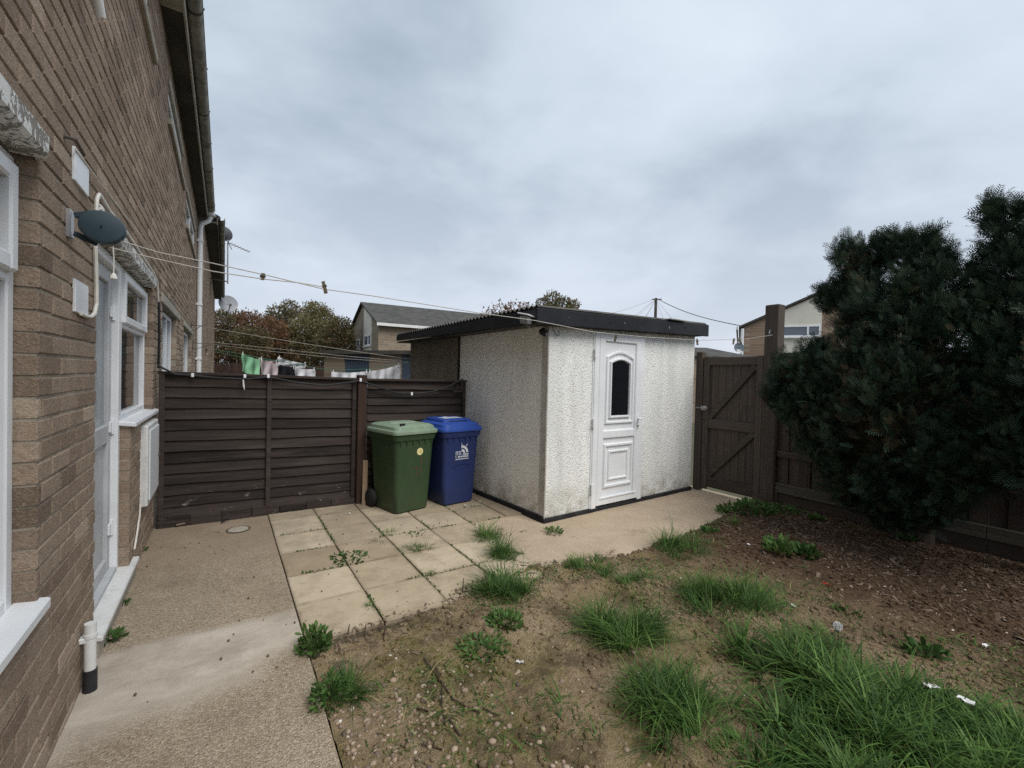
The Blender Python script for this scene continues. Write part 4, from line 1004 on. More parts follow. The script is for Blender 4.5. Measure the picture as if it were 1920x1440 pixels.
cloth('long low white cloth above the reddish fence post', 622, 697, 690, 696, 34, 8.1, 'cloth_white', 4)
cloth('large white sheet slanting up at the right end of the laundry', 691, 696, 750, 683, 42, 7.9, 'cloth_white', 4)
cloth('pinkish red garment hanging behind the pink towel', 489, 671, 519, 678, 14, 8.8, 'cloth_red', 3)
cloth('grey patterned garment hanging behind the black cloth', 522, 669, 574, 682, 16, 8.75, 'cloth_grey', 4, low=-.4)
b = MB()
P0 = at_d(352, 608, 9.0); P1 = at_d(402, 657, 9.0)
# two iron wall brackets carrying the neighbour's lines
for (u, v, d, lb) in ((378, 611, 8.6, 'upper scrolled iron bracket on the neighbouring wall'), (398, 645, 9.2, 'lower iron bracket on the neighbouring wall')):
    c = at_d(u, v, d); t = thing('line_bracket', (WX, c.y, c.z), lb, 'bracket', 'iron line brackets')
    q = MB(); q.bar((WX, c.y, c.z+.05), (WX, c.y, c.z-.14), .02, .01, up=(0,1,0)); q.bar((WX, c.y, c.z), (c.x+.05, c.y, c.z), .012, .012); q.build('arm', G('dark_steel'), t)
    q = MB(); q.tube([(WX, c.y, c.z-.12), (WX+(c.x-WX)*.4, c.y, c.z-.085), (c.x-.02, c.y, c.z-.01)], .006, 6); q.tube([(WX+.02+.03*math.cos(a*.7), c.y, c.z+.04+.03*math.sin(a*.7)) for a in range(9)], .005, 5); q.build('scroll', G('dark_steel'), t, True)

# =================================================================== DISHES AND AERIAL
def dish(label, u, v, rpx, d, facing, parent_x):
    c = at_d(u, v, d); r = rpx/FPX*d; t = thing('satellite_dish', c, label, 'satellite dish', 'satellite dishes on the terrace')
    f = Vector(facing).normalized(); Mx = Matrix.Translation(c) @ f.to_track_quat('Z', 'Y').to_matrix().to_4x4()
    b = MB(); rings = []
    for (q, z) in ((.02,-.16),(.35,-.14),(.7,-.075),(1,.0)): rings.append([(r*q*math.cos(2*math.pi*i/24), r*q*math.sin(2*math.pi*i/24), z*r*1.2) for i in range(24)])
    for (q, z) in ((.985,-.03),(.7,-.11),(.35,-.18),(.02,-.2)): rings.append([(r*q*math.cos(2*math.pi*i/24), r*q*math.sin(2*math.pi*i/24), z*r*1.2) for i in range(24)])
    b.loft(rings); b.xf(Mx).build('reflector', G('dish'), t, True)
    b = MB(); b.tube([(0,-r*.9,-.02), (0,-r*.5,r*.8)], r*.05, 6); b.bbox(-r*.12, r*.12, -r*.6, -r*.4, r*.75, r*.95, .01); b.xf(Mx).build('feed_arm', G('dark_steel'), t)
    b = MB(); w_ = Mx @ Vector((0,0,-.2*r)); b.tube([w_, w_+Vector((-.05,0,-.05)), w_+Vector((-.05,0,-r*2.2))], .025, 8); b.bar(w_+Vector((-.05,0,-r*1.3)), (parent_x, w_.y, w_.z-r*1.3), .04, .04); b.bar(w_+Vector((-.05,0,-r*2.1)), (parent_x, w_.y, w_.z-r*2.1), .04, .04); b.build('mast', G('dark_steel'), t)
dish('upper satellite dish on a pole at the terrace eaves', 421, 438, 14, 15.5, (.35,.75,.55), -.2)
dish('lower satellite dish below the end of the dark eaves', 428, 569, 16, 22.0, (.2,-.9,.25), -.2)
t = thing('television_aerial', at_d(427, 532, 14.5), 'thin television aerial on a mast beside the satellite dishes', 'aerial')
A, B = at_d(427, 450, 14.5), at_d(427, 532, 14.5); MB().tube([A, B], .022, 8).build('mast', G('steel'), t)
b = MB(); c0_, c1_ = at_d(428, 455, 14.5), at_d(467, 472, 14.0); b.tube([c0_, c1_], .012, 6)
for s in (.1,.25,.4,.55,.7,.85,1): p = c0_.lerp(c1_, s); b.tube([p-Vector((.06,.06,.05))*(1.2-s*.5), p+Vector((.06,.06,.05))*(1.2-s*.5)], .006, 5)
b.tube([c0_+Vector((.05,0,.22)), c0_, c0_+Vector((.1,0,-.2))], .012, 5); b.build('boom', G('dark_steel'), t)
for v in (499, 528): p = at_d(427, v, 14.5); MB().bar(p, (-.42, p.y+.1, p.z+.05), .03, .03).build('stay', G('dark_steel'), t)

# =================================================================== BACKGROUND BUILDINGS
def gable_house(label, K, L, ze, zr, length, away, panel, wins, wallm='far_brick', apex=.5):
    """K, L: the two eaves corners of the gable end (xy); the body runs off along `away`"""
    K, L = Vector((K[0], K[1], 0)), Vector((L[0], L[1], 0)); g = L-K; n = Vector((g.y, -g.x, 0)).normalized()
    if n.dot(away) > 0: n = -n                       # n: outward normal of the gable end
    run = -n*length; A = K.lerp(L, apex); Z = lambda p, z: Vector((p.x, p.y, z))
    t = thing('house', K.lerp(L, .5), label, 'house', 'houses beyond the garden')
    b = MB(); b.add([Z(K,-.1), Z(L,-.1), Z(L,ze), Z(A,zr), Z(K,ze), Z(K+run,-.1), Z(L+run,-.1), Z(L+run,ze), Z(A+run,zr), Z(K+run,ze)],
                    [(0,1,2,3,4),(9,8,7,6,5),(0,4,9,5),(1,6,7,2)]); b.build('wall', G(wallm), t)
    up = Vector((0,0,1))
    for C_ in (K, L):
        e_ = Z(C_,ze)-(Z(A,zr)-Z(C_,ze)).normalized()*.25; r_ = Z(A,zr); th = up*.14
        b = MB(); o_ = n*.18
        P_ = [e_+o_, r_+o_, r_+run-o_, e_+run-o_]; b.add([p+up*.02 for p in P_]+[p+th for p in P_], [(3,2,1,0),(4,5,6,7),(0,1,5,4),(1,2,6,5),(2,3,7,6),(3,0,4,7)])
        rf_ = b.build('roof', G('far_roof'), t)
        b = MB(); s_ = (C_-A).normalized(); q = Z(C_, ze)+s_*.27; b.obox(q+o_-up*.16, run-o_*2, s_*.09, up*.17); b.build('gutter', G('upvc_dirty'), rf_)
    def on(tt, z, off): p = K.lerp(L, tt); return Vector((p.x, p.y, z)) + n*off
    gv = g.normalized(); gl = g.length
    if panel:
        a, d = panel; zz_ = lambda tt: ze+(zr-ze)*(tt/apex if tt <= apex else (1-tt)/(1-apex))-.05
        b = MB(); b.prism([on(a,0,.0), on(d,0,.0), on(d,zz_(d),.0), on(a,zz_(a),.0)], n*.04); b.build('panel', G('render_cream'), t)
    for (a, d, z0, z1, mull) in wins:
        b = MB(); fw = .08
        b.obox(on(a,z0,.042), gv*(d-a)*gl, n*.05, up*fw); b.obox(on(a,z1-fw,.042), gv*(d-a)*gl, n*.05, up*fw)
        for s in [a, d-fw/gl] + [a+(d-a)*m_ for m_ in mull]: b.obox(on(s,z0,.043), gv*fw, n*.052, up*(z1-z0))
        w_ = b.build('window', G('upvc'), t); MB().obox(on(a,z0+.02,.045), gv*(d-a)*gl, n*.02, up*(z1-z0-.04)).build('pane', G('pane_far'), w_)
        MB().obox(on(a-.01,z0-.08,.042), gv*((d-a+.02)*gl), n*.12, up*.07).build('sill', G('upvc_dirty'), w_)
    return t, on, gv, gl, n
kp = at_d(710, 606, 27.0); lp = at_d(657, 625, 34.4)
t, *_ = gable_house('brown brick house with grey roof seen between the trees and the shed', kp, lp, kp.z, 6.15, 13, Vector((1,1,0)), (.19,.45), [(.19,.42,3.25,3.95,[.35]), (.56,.70,3.15,3.85,[])])
kp = at_d(1394, 613, 25.0); lp = at_d(1740, 613, 21.5)
t, on, gv, gl, n = gable_house('brick and cream gabled house behind the gate and conifer', kp, lp, kp.z, at_d(1550, 545, 23.3).z, 10, Vector((.8,.5,0)), (.235,.46), [(.20,.455,3.95,4.55,[.70])], 'far_brick_warm', .485)
MB().tube([on(-.006,0,.06), on(-.006,kp.z-.1,.06)], .09, 8).build('downpipe', G('upvc'), t)
# dish on that house
c = at_d(1386, 652, 24.5); d_ = thing('satellite_dish', c, 'small grey dish at the corner of the house behind the gate', 'satellite dish')
b = MB(); f = Vector((-.5,-.8,.2)).normalized(); Mx = Matrix.Translation(c) @ f.to_track_quat('Z','Y').to_matrix().to_4x4()
b.loft([[(r*math.cos(i*math.pi/10), r*math.sin(i*math.pi/10), z) for i in range(20)] for r, z in ((.03,-.06),(.18,-.04),(.28,.0),(.18,-.055),(.03,-.08))]); b.xf(Mx).build('reflector', G('pane_far'), d_, True)
MB().tube([c, c+Vector((.25,.3,-.1))], .03, 6).build('arm', G('dark_steel'), d_)
# outbuildings behind the laundry
K0, K1 = at_d(608, 657, 15.5), at_d(778, 668, 14.2); up = Vector((0,0,1))
ob = thing('brick_outbuilding', Vector(((K0.x+K1.x)/2, (K0.y+K1.y)/2, 0)), 'low flat roofed brick outbuilding with a slate blue door behind the washing', 'outbuilding')
ax = Vector((K1.x-K0.x, K1.y-K0.y, 0)); L_ = ax.length; ax.normalize(); nb_ = Vector((-ax.y, ax.x, 0))
zr_ = K0.z; o_ = Vector((K0.x, K0.y, -.1))
def obp(s0, s1, z0, z1, y0, y1, nm, mt, par=ob): b = MB(); b.obox(o_+ax*s0+nb_*y0+up*(z0+.1), ax*(s1-s0), nb_*(y1-y0), up*(z1-z0)); return b.build(nm, G(mt), par)
ds0, ds1 = .235*L_, .52*L_; es0 = .86*L_
obp(0, ds0, -.1, zr_-.12, 0, 3, 'wall', 'far_brick'); obp(ds1, es0, -.1, zr_-.12, 0, 3, 'wall', 'far_brick'); obp(ds0, ds1, 1.93, zr_-.12, .01, 3, 'lintel', 'far_door')
obp(-.1, L_+.3, zr_-.12, zr_, -.12, 3.1, 'roof', 'felt_roof')
obd = obp(ds0, ds1, -.1, 1.93, .06, .1, 'door', 'far_door')
for i in range(9): s = ds0+(ds1-ds0)*(i+.1)/9; obp(s, s+(ds1-ds0)/9*.8, -.05, 1.90, .045, .06, 'board', 'far_door', obd)
obp(es0, L_+.2, -.1, zr_-.12, .05, .1, 'door', 'far_door')
# low hipped roof seen over the gate
A0 = at_d(1312, 668, 17); A1 = at_d(1425, 668, 17); zt_ = at_d(1330, 649, 17).z; ap0 = at_d(1318, 648, 18.5); ap1 = at_d(1362, 652, 18.5)
gr = thing('garage', Vector(((A0.x+A1.x)/2, (A0.y+A1.y)/2, 0)), 'low garage with dark hipped roof just above the top of the gate', 'garage')
z0_ = A0.z; av = Vector((A1.x-A0.x, A1.y-A0.y, 0)); nv = Vector((-av.y, av.x, 0)).normalized(); O_ = Vector((A0.x, A0.y, 0))-av*.6
av = av*1.6; W4 = nv*4
b = MB(); b.add([O_+up*z0_, O_+av+up*z0_, O_+av+W4+up*z0_, O_+W4+up*z0_, O_+av*.2+W4*.5+up*zt_*1.03, O_+av*.68+W4*.5+up*zt_*1.03], [(0,1,5,4),(1,2,5),(2,3,4,5),(3,0,4),(3,2,1,0)]); b.build('roof', G('far_roof'), gr)
MB().obox(O_+av*.03+W4*.03-up*.1, av*.94, W4*.94, up*(z0_+.09)).build('wall', G('far_brick'), gr)
# neighbour's back fence under the trees
F0, F1 = at_d(402, 680, 15), at_d(612, 682, 17); fv = Vector((F1.x-F0.x, F1.y-F0.y, 0)); nf = thing('far_fence', Vector((F0.x, F0.y, 0)), 'dark red brown fence far behind the laundry, below the trees', 'fence')
nbd = 34
for i in range(nbd):
    p = Vector((F0.x, F0.y, -.08))+fv*(i/nbd); MB().obox(p, fv/nbd*.97, Vector((-fv.y, fv.x, 0)).normalized()*.025, up*(F0.z+.08+random.uniform(-.02,.02)), tint=random.random()).build('board', G('fence_post_wood'), nf)
# telegraph pole and its wires
TP = at_d(1230, 559, 40); tpo = thing('telegraph_pole', (TP.x, TP.y, 0), 'distant telegraph pole with fanning wires above the shed roof', 'telegraph pole')
MB().tube([(TP.x, TP.y, -.1), (TP.x, TP.y, TP.z)], [.17, .12], 10).build('pole', G('pole_wood'), tpo)
MB().bar(TP+CX*.5-up*.1, TP-CX*.35-up*.1, .1, .08).build('crossarm', G('pole_wood'), tpo)
for (u, v, d, r) in ((1394, 612, 25, .030), (1075, 600, 30, .010), (1140, 620, 30, .010), (1190, 620, 30, .016), (1255, 620, 30, .008), (1290, 625, 30, .008), (1165, 612, 30, .007)):
    q = at_d(u, v, d); f = [TP.lerp(q, s/10) - up*(.35*math.sin(math.pi*s/10)*(TP-q).length/18) for s in range(11)]; MB().tube(f, r, 4).build('wire', G('pole_wood'), tpo)

# =================================================================== TREES
LEAF4 = [(-.5,0,0),(0,-.06,.35),(0,.02,1.0),(.5,0,.45)]
def leaf_tree(name, label, trunk_px, blobs, d, n_per, leaf, tints, trunk_r=.15, sparse=1.0, limb=True):
    base = at_d(trunk_px[0], trunk_px[1], d); t = thing(name, (base.x, base.y, 0), label, 'tree', 'trees beyond the fences')
    P_, D_, S_, T_ = [], [], [], []
    cs = []
    for (u, v, r) in blobs:
        dd = d+random.uniform(-.04,.04)*d; c = at_d(u, v, dd); R_ = r/FPX*d; cs.append((c, R_))
        k = max(20, int(n_per*2.0*(R_/1.5)**2)); dr_ = rand_dirs(k); rad = R_*(rng.uniform(.25, 1, k)**.5)*rng.uniform(.8, 1.12, k)
        pos = np.array(c)[None] + dr_*rad[:, None]*np.array([[1, 1, .85]]); P_.append(pos); D_.append(dr_+rng.normal(0, .7, (k, 3))+np.array([[0,0,.2]]))
        S_.append(rng.uniform(.6, 1.35, k)*leaf*.68); base_t = random.uniform(*tints); T_.append(np.clip(base_t+rng.normal(0, .12, k)+.12*dr_[:,2], 0, 1))
    P_, D_, S_, T_ = map(np.concatenate, (P_, D_, S_, T_))
    instance_mesh('crown', G('tree_leaf'), LEAF4, [(0,1,3),(1,2,3)], P_, rot_from(D_), S_, T_, t)
    b = MB(); b.tube([(base.x, base.y, -.1), (base.x+.1, base.y, base.z*.6), tuple(base)], [trunk_r, trunk_r*.8, trunk_r*.5], 8)
    for c, R_ in cs: b.tube([(base.x, base.y, base.z*.75), (Vector((base.x, base.y, base.z*.9)).lerp(c, .55)+Vector((0,0,.1))), tuple(c), tuple(c+Vector((random.uniform(-.4,.4)*R_, 0, R_*.7)))], [trunk_r*.45, trunk_r*.3, trunk_r*.16, .008], 6)
    b.build('trunk', G('trunk_wood'), t, True)
leaf_tree('broadleaf_tree', 'dark tree touching the end of the terrace, leftmost of the background trees', (435,660), [(415,600,22),(440,612,38),(430,650,40),(470,645,40),(405,640,30),(430,685,40)], 30, 1500, .26, (.30,.50))
leaf_tree('broadleaf_tree', 'reddish brown tree second from the terrace', (495,665), [(470,612,34),(505,625,36),(500,655,42),(540,650,38),(465,650,30),(500,690,42)], 32, 1500, .27, (.05,.25))
leaf_tree('broadleaf_tree', 'tall airy tree with thin twiggy top in the middle of the group', (540,655), [(525,592,24),(545,580,20),(515,600,18),(550,605,30),(530,625,30),(560,690,36)], 36, 900, .30, (.45,.62))
leaf_tree('broadleaf_tree', 'yellow green topped tree, tallest near the brown house', (590,655), [(590,585,24),(600,603,34),(575,620,34),(615,630,36),(590,650,40)], 33, 1600, .27, (.66,.9))
leaf_tree('broadleaf_tree', 'dark green tree right beside the gable of the brown house', (635,660), [(640,612,20),(632,630,32),(625,655,36),(648,650,24),(560,660,34),(620,690,40)], 31, 1600, .26, (.40,.60))
leaf_tree('shrub', 'russet leaved shrub poking above the corrugated shed roof', (955,660), [(915,590,14),(940,582,18),(965,580,18),(985,580,16),(960,598,20),(925,600,14)], 13, 2600, .13, (.0,.16), .05)
leaf_tree('broadleaf_tree', 'small olive tree rising behind the black shed fascia', (1045,640), [(1020,572,16),(1035,562,18),(1055,572,18),(1075,572,12),(1040,590,26),(1068,585,16)], 24, 2200, .20, (.55,.85), .10)

# ------------------------------------------------------------------ conifers
# one feathery spray: stem and side leaflets
sv, sf = [], []
def leaflet(p, q, w, nrm):
    p, q = Vector(p), Vector(q); s_ = (q-p).cross(Vector(nrm)).normalized()*w; i = len(sv); m_ = p.lerp(q, .45)
    sv.extend([tuple(p), tuple(m_+s_), tuple(q), tuple(m_-s_)]); sf.extend([(i, i+1, i+2), (i, i+2, i+3)])
leaflet((0,0,0), (.02,.10,1.0), .026, (0,1,0))
for i in range(6):
    z = .12+.13*i; L_ = .50*(1-.62*i/6)
    for s_ in (-1, 1): leaflet((0, .10*z*z, z), (s_*L_*.72, .10*z+.05*(i % 2), z+L_*.62+.03*s_), .026, (0, 1, 0))
SPV, SPF = np.array(sv), sf
def conifer(label, base, blobs, trunk_top, n_per=3600, L_=.135):
    t = thing('conifer', base, label, 'conifer', 'conifers against the right hand fence')
    P_, D_, S_, T_ = [], [], [], []; cs = []
    for (u, v, r, x, brown) in blobs:
        c = at_x(u, v+(30 if v < 600 else 0), x); d = (c-CPOS).dot(CF); R_ = .82*r/FPX*d; cs.append((c, R_))
        k = int(n_per*R_*R_*.8)+30; dr_ = rand_dirs(k); rad = R_*np.where(rng.random(k) < .78, rng.uniform(.80, 1.06, k), rng.uniform(.35, .85, k))
        # lumpy surface
        lump = np.array([mn.noise(Vector(c)*2.1+Vector(q)*2.2) for q in dr_]); rad = rad*(1+.50*lump)*.93
        pos = np.array(c)[None] + dr_*rad[:, None]
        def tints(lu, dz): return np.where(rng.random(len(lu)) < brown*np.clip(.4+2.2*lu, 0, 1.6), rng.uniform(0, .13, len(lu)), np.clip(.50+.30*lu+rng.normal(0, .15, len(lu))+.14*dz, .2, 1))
        P_.append(pos); D_.append(dr_*1.0+np.array([[0,0,.55]])+rng.normal(0, .38, (k, 3))); S_.append(rng.uniform(.55, 1.15, k)*L_); T_.append(tints(lump, dr_[:,2]))
        # plumes: upright feathery branchlets carrying sprays out past the surface
        m = int(320*R_*R_*4)+20; bd = rand_dirs(m); bl = np.array([mn.noise(Vector(c)*2.1+Vector(q)*2.2) for q in bd]); ax_ = np.array(c)-np.array(base); ax_[2] = 0; ax_ /= np.linalg.norm(ax_)+.3
        ok_ = bl > -.10; bd, bl = bd[ok_], bl[ok_]; m = len(bl); dv = bd*.55+ax_[None]*.35+np.array([[0,0,1.0]])+rng.normal(0,.30,(m,3)); dv /= np.linalg.norm(dv, axis=1, keepdims=True)
        root = np.array(c)[None]+bd*(R_*rng.uniform(.45,.95,m)*(1+.55*bl))[:,None]-dv*.10; ln = R_*rng.uniform(.35,.8,m)+.07; pt_ = rng.normal(0,.13,m); pb = rng.random(m) < brown*np.clip(.4+2.2*bl, 0, 1.6)
        for q in range(16):
            tt = (q+rng.uniform(0,1,m))/16; side = rng.normal(0,1,(m,3)); side -= dv*np.sum(side*dv, 1, keepdims=True); side /= np.linalg.norm(side, axis=1, keepdims=True)
            P_.append(root+dv*(ln*tt)[:,None]+np.array([[0,0,-.03]])*(tt*(1-tt))[:,None]); D_.append(dv*.8+side*(.85*(1-.6*tt))[:,None]); S_.append(L_*rng.uniform(.6,1.05,m)*(1-.5*tt))
            T_.append(np.where(pb, rng.uniform(0,.15,m), np.clip(.46+.22*bl+pt_+.16*(tt-.4)+rng.normal(0,.08,m), .2, 1)))  # tint pales towards the plume tips: light put into the colour
    P_, D_, S_, T_ = map(np.concatenate, (P_, D_, S_, T_)); ok = P_[:,2] > .05
    P_, D_, S_, T_ = P_[ok], D_[ok], S_[ok], T_[ok]
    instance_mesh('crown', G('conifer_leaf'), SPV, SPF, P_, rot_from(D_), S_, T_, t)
    b = MB(); b.tube([tuple(base), (base[0]+.03, base[1], trunk_top*.5), (base[0]-.02, base[1]+.03, trunk_top)], [.06, .045, .012], 8)
    for c, R_ in cs:
        z0 = max(.15, min(trunk_top*.8, c.z-.45)); a = Vector((base[0], base[1], z0)); b.tube([a, a.lerp(c, .5)+Vector((0,0,.05)), c, c+(c-a).normalized()*R_*.7], [.028, .020, .012, .004], 6)
    b.build('trunk', G('trunk_wood'), t, True)
conifer('big bushy dark conifer overhanging the gate and fence', (5.50, 1.45, 0),
  [(1478,700,40,5.05,.1),(1462,738,30,5.05,.1),(1525,690,48,5.0,.1),(1500,760,46,5.0,.05),(1560,745,58,4.9,.1),(1545,835,52,4.95,.05),(1600,690,60,4.9,.2),(1610,800,70,4.85,.1),(1590,890,52,4.95,.05),
   (1645,745,62,4.7,.45),(1690,820,70,4.7,.4),(1660,900,60,4.85,.1),(1715,905,55,4.9,.1),(1700,720,80,4.85,.15),(1760,850,72,4.8,.15),(1780,740,80,4.9,.1),(1610,610,52,5.05,.05),(1572,525,34,5.1,.08),(1552,522,18,5.1,.0),
   (1610,480,46,5.1,.1),(1592,440,28,5.1,.1),(1650,440,36,5.1,.05),(1695,425,24,5.1,.05),(1672,425,18,5.1,0),(1720,450,34,5.1,.0),(1660,540,70,5.0,.1),(1745,520,66,5.0,.05),(1700,620,78,4.95,.1),(1768,462,26,5.05,0),(1765,440,12,5.05,0),(1800,555,46,5.0,0),(1800,640,70,4.9,.1),(1530,655,20,5.1,.1),
   (1745,412,10,5.1,0),(1600,925,30,4.95,.1),(1660,942,36,4.85,.1),(1720,948,38,4.8,.1),(1780,940,36,4.75,.1),(1690,968,30,4.85,.1),(1740,970,26,4.85,.1),(1650,962,22,4.9,.1),(1800,895,48,4.8,.2)], 2.9)
conifer('taller pointed conifer at the right edge of the garden', (5.3, .62, 0),
  [(1862,352,12,5.0,0),(1866,385,20,5.0,0),(1878,425,30,5.0,0),(1858,440,12,5.0,0),(1830,472,12,5.0,0),(1838,510,22,5.0,0),(1890,490,46,4.95,0),(1918,360,16,5.05,0),(1915,400,26,5.05,0),(1930,450,50,5.0,0),(1860,560,54,4.95,.05),(1920,590,64,4.95,.05),
   (1870,670,64,4.85,.1),(1930,720,80,4.8,.1),(1860,780,64,4.8,.15),(1920,850,76,4.75,.1),(1860,880,50,4.75,.15),(1990,420,60,5.0,0),(2010,560,90,4.9,0),(2010,720,100,4.8,.1),(2000,860,100,4.7,.1)], 3.1)

# =================================================================== GRASS, WEEDS, STONES, LITTER
def blade(bend, w=.010, seg=4):
    V, F = [], []
    for i in range(seg+1):
        t_ = i/seg; y = bend*t_*t_; z = t_*(1-.25*bend*t_); ww = w*(1-t_**1.6)+.0006
        V += [(-ww, y, z), (ww, y, z)]
    for i in range(seg): F += [(2*i, 2*i+1, 2*i+3, 2*i+2)]
    return V, F
def grass(name, pts, hts, lean, tint, mat='grass_leaf', wfac=1.0, label=None, cat=None, group=None, kind=None):
    """pts (N,3) roots, hts (N,), lean (N,3) direction; four bend classes in one mesh"""
    N = len(pts); V0, F0 = blade(.55); 
    rot = rot_from(lean + np.array([[0,0,1e-3]]))
    # bend follows the lean: local y turned outward
    out = lean.copy(); out[:,2] = 0; nn_ = np.linalg.norm(out, axis=1, keepdims=True)+1e-6; out /= nn_
    z = lean/np.linalg.norm(lean, axis=1, keepdims=True); x = np.cross(out, z); x /= np.linalg.norm(x, axis=1, keepdims=True)+1e-9; y = np.cross(z, x)
    rot = np.stack([x, y, z], 2)
    scl = np.stack([hts**.5*.42*wfac, hts*rng.uniform(.2, 1.6, N), hts], 1)
    o = instance_mesh(name, G(mat), V0, F0, pts, rot, scl, tint, None, (float(pts[:,0].mean()), float(pts[:,1].mean()), float(pts[:,2].min())))
    return tag(o, label, cat, group, kind)
def tuft_pts(x, y, n, rad, h, straw=.08, splay=.6, ell=1.0):
    straw = straw*.8+.12
    """ragged: several sub-clumps, each with its own lean, height and colour"""
    k = max(3, n//55); ca = rng.uniform(0, 2*np.pi, k); cr_ = rad*rng.uniform(0, 1.05, k)**.7; cx_, cy_ = x+cr_*np.cos(ca)*ell, y+cr_*np.sin(ca)
    ch = rng.uniform(.45, 1.2, k)*(1-.3*(cr_/rad)); ct = rng.normal(0, .13, k); cl_ = rng.normal(0, .38, (k, 2)); cs_ = rng.uniform(.12, .42, k)*rad
    w_ = rng.integers(0, k, n); a = rng.uniform(0, 2*np.pi, n); r = cs_[w_]*rng.uniform(0, 1, n)**.7
    px_, py_ = cx_[w_]+r*np.cos(a), cy_[w_]+r*np.sin(a)
    pz_ = np.array([max(soil_z(p, q), -.004 if q > edge(p) else -1) for p, q in zip(px_, py_)])-.006
    hts = h*ch[w_]*rng.uniform(.35, 1.1, n); q = r/cs_[w_]
    ln = np.stack([np.cos(a)*splay*q+cl_[w_,0]+rng.normal(0,.28,n), np.sin(a)*splay*q+cl_[w_,1]+rng.normal(0,.28,n), np.ones(n)], 1)
    dead = rng.random(n) < straw; hts = np.where(dead, hts*.6, hts); ln = np.where(dead[:,None], ln*np.array([[2.6,2.6,1]]), ln); flop = rng.random(n) < .15; ln = np.where(flop[:,None], ln*np.array([[2.2,2.2,.8]]), ln)
    tint = np.where(dead, rng.uniform(0,.16,n), np.clip(.55+1.3*ct[w_]+rng.normal(0,.20,n), .2, 1)); return np.stack([px_,py_,pz_],1), hts, ln, tint
def tuft(label, u, v, n, rpx, hpx, straw=.08, splay=.6, w=1.0, ell=1.0):
    p = at_z(u, v, .01); d = (p-CPOS).dot(CF); a = tuft_pts(p.x, p.y, int(n*1.7), rpx/FPX*d*.95, hpx/FPX*d*1.35, straw, splay, ell)
    grass('grass_tuft', *a, wfac=w*1.35, label=label, cat='grass tuft', group='grass tufts')
TU = [('wispy grass tuft on the paving just in front of the green bin', 722,1004,120,26,20,.1,1.2),
 ('yellowish grass tuft standing in a paving joint mid patio', 787,1030,260,22,26,.25,.8),
 ('small yellow green tuft left of the mid patio tuft', 747,1028,90,10,16,.3,.8),
 ('dry grass tuft on the paving near the shed corner', 905,1006,320,36,42,.3,.8),
 ('compact upright tuft at the paving corner', 950,1040,420,30,52,.05,.45),
 ('large splayed tuft on the paving edge in front of the shed', 948,1112,620,48,70,.06,.7),
 ('bright green low tuft at the edge of the shed path', 1093,1062,420,36,34,.03,.6),
 ('thin olive tuft right of the bright green one on the path edge', 1172,1082,320,40,48,.3,.7),
 ('grass tuft at the bend of the path with tall thin stems', 1272,1032,420,46,48,.15,.6),
 ('dense dark tuft in the middle of the soil', 1172,1190,900,66,84,.02,.6),
 ('drooping pale tuft at the lower middle of the picture', 1258,1330,1000,84,104,.10,.8),
 ('spreading low tuft right of the middle of the soil', 1362,1128,900,86,66,.08,.6),
 ('tiny round tuft on the nearest paving slabs', 696,1134,70,9,16,.02,.7),
 ('tiny round tuft in the joint below the mid patio grass', 803,1074,80,10,14,.05,.7),
 ('sparse grass clump where the path meets the gate post', 1360,985,160,30,30,.15,.7),
 ('short weedy grass along the kerb of the path near the camera', 640,1290,260,40,66,.15,.6)]
for a in TU: tuft(*a)
tuft('weedy grass lying at the bottom of the dark tuft', 1120, 1215, 120, 50, 36, .3, .9)
# the big unmown patch at lower right: one mass
big = []
for (u, v, n, rp, hp) in ((1490,1265,1100,110,110),(1580,1330,1300,130,125),(1480,1370,700,100,90),(1700,1380,1300,130,120),(1790,1440,1000,120,115),(1880,1430,700,90,100),(1600,1470,900,130,120),(1440,1450,500,90,80),(1930,1480,600,100,110),(1540,1230,400,90,70),(1690,1300,500,80,90),(1790,1360,800,90,100),(1880,1385,700,80,100),(1950,1400,400,60,100)):
    p = at_z(u, v, .02); d = (p-CPOS).dot(CF); big.append(tuft_pts(p.x, p.y, n, rp/FPX*d*.95, hp/FPX*d*1.05, .10, .6))
A_ = [np.concatenate([q[i] for q in big]) for i in range(4)]
grass('grass', *A_, wfac=2.3, label='large patch of long unmown grass at the lower right', cat='grass', kind='stuff')
# thin scattered blades and straw over the soil
n = 22000; x = rng.uniform(.5, 4.0, n); y = rng.uniform(.0, 2.95, n); keep = np.array([mn.noise(Vector((a*1.3, c*1.3, 2.)))+.5*mn.noise(Vector((a*5, c*5, 7.))) > .12 and c < edge(a)+.02 for a, c in zip(x, y)]); x, y = x[keep], y[keep]; n = len(x)
pts_ = np.stack([x, y, np.array([soil_z(a, c) for a, c in zip(x, y)])-.003], 1); a_ = rng.uniform(0, 6.28, n)
grass('sparse_grass', pts_, rng.gamma(2.2,.016,n)+.008, np.stack([np.cos(a_)*1.2, np.sin(a_)*1.2, np.ones(n)], 1), np.where(rng.random(n) < .35, rng.uniform(0,.2,n), rng.uniform(.2,.9,n)), wfac=2.4, label='thin scattered grass and straw over the bare soil', cat='grass', kind='stuff')
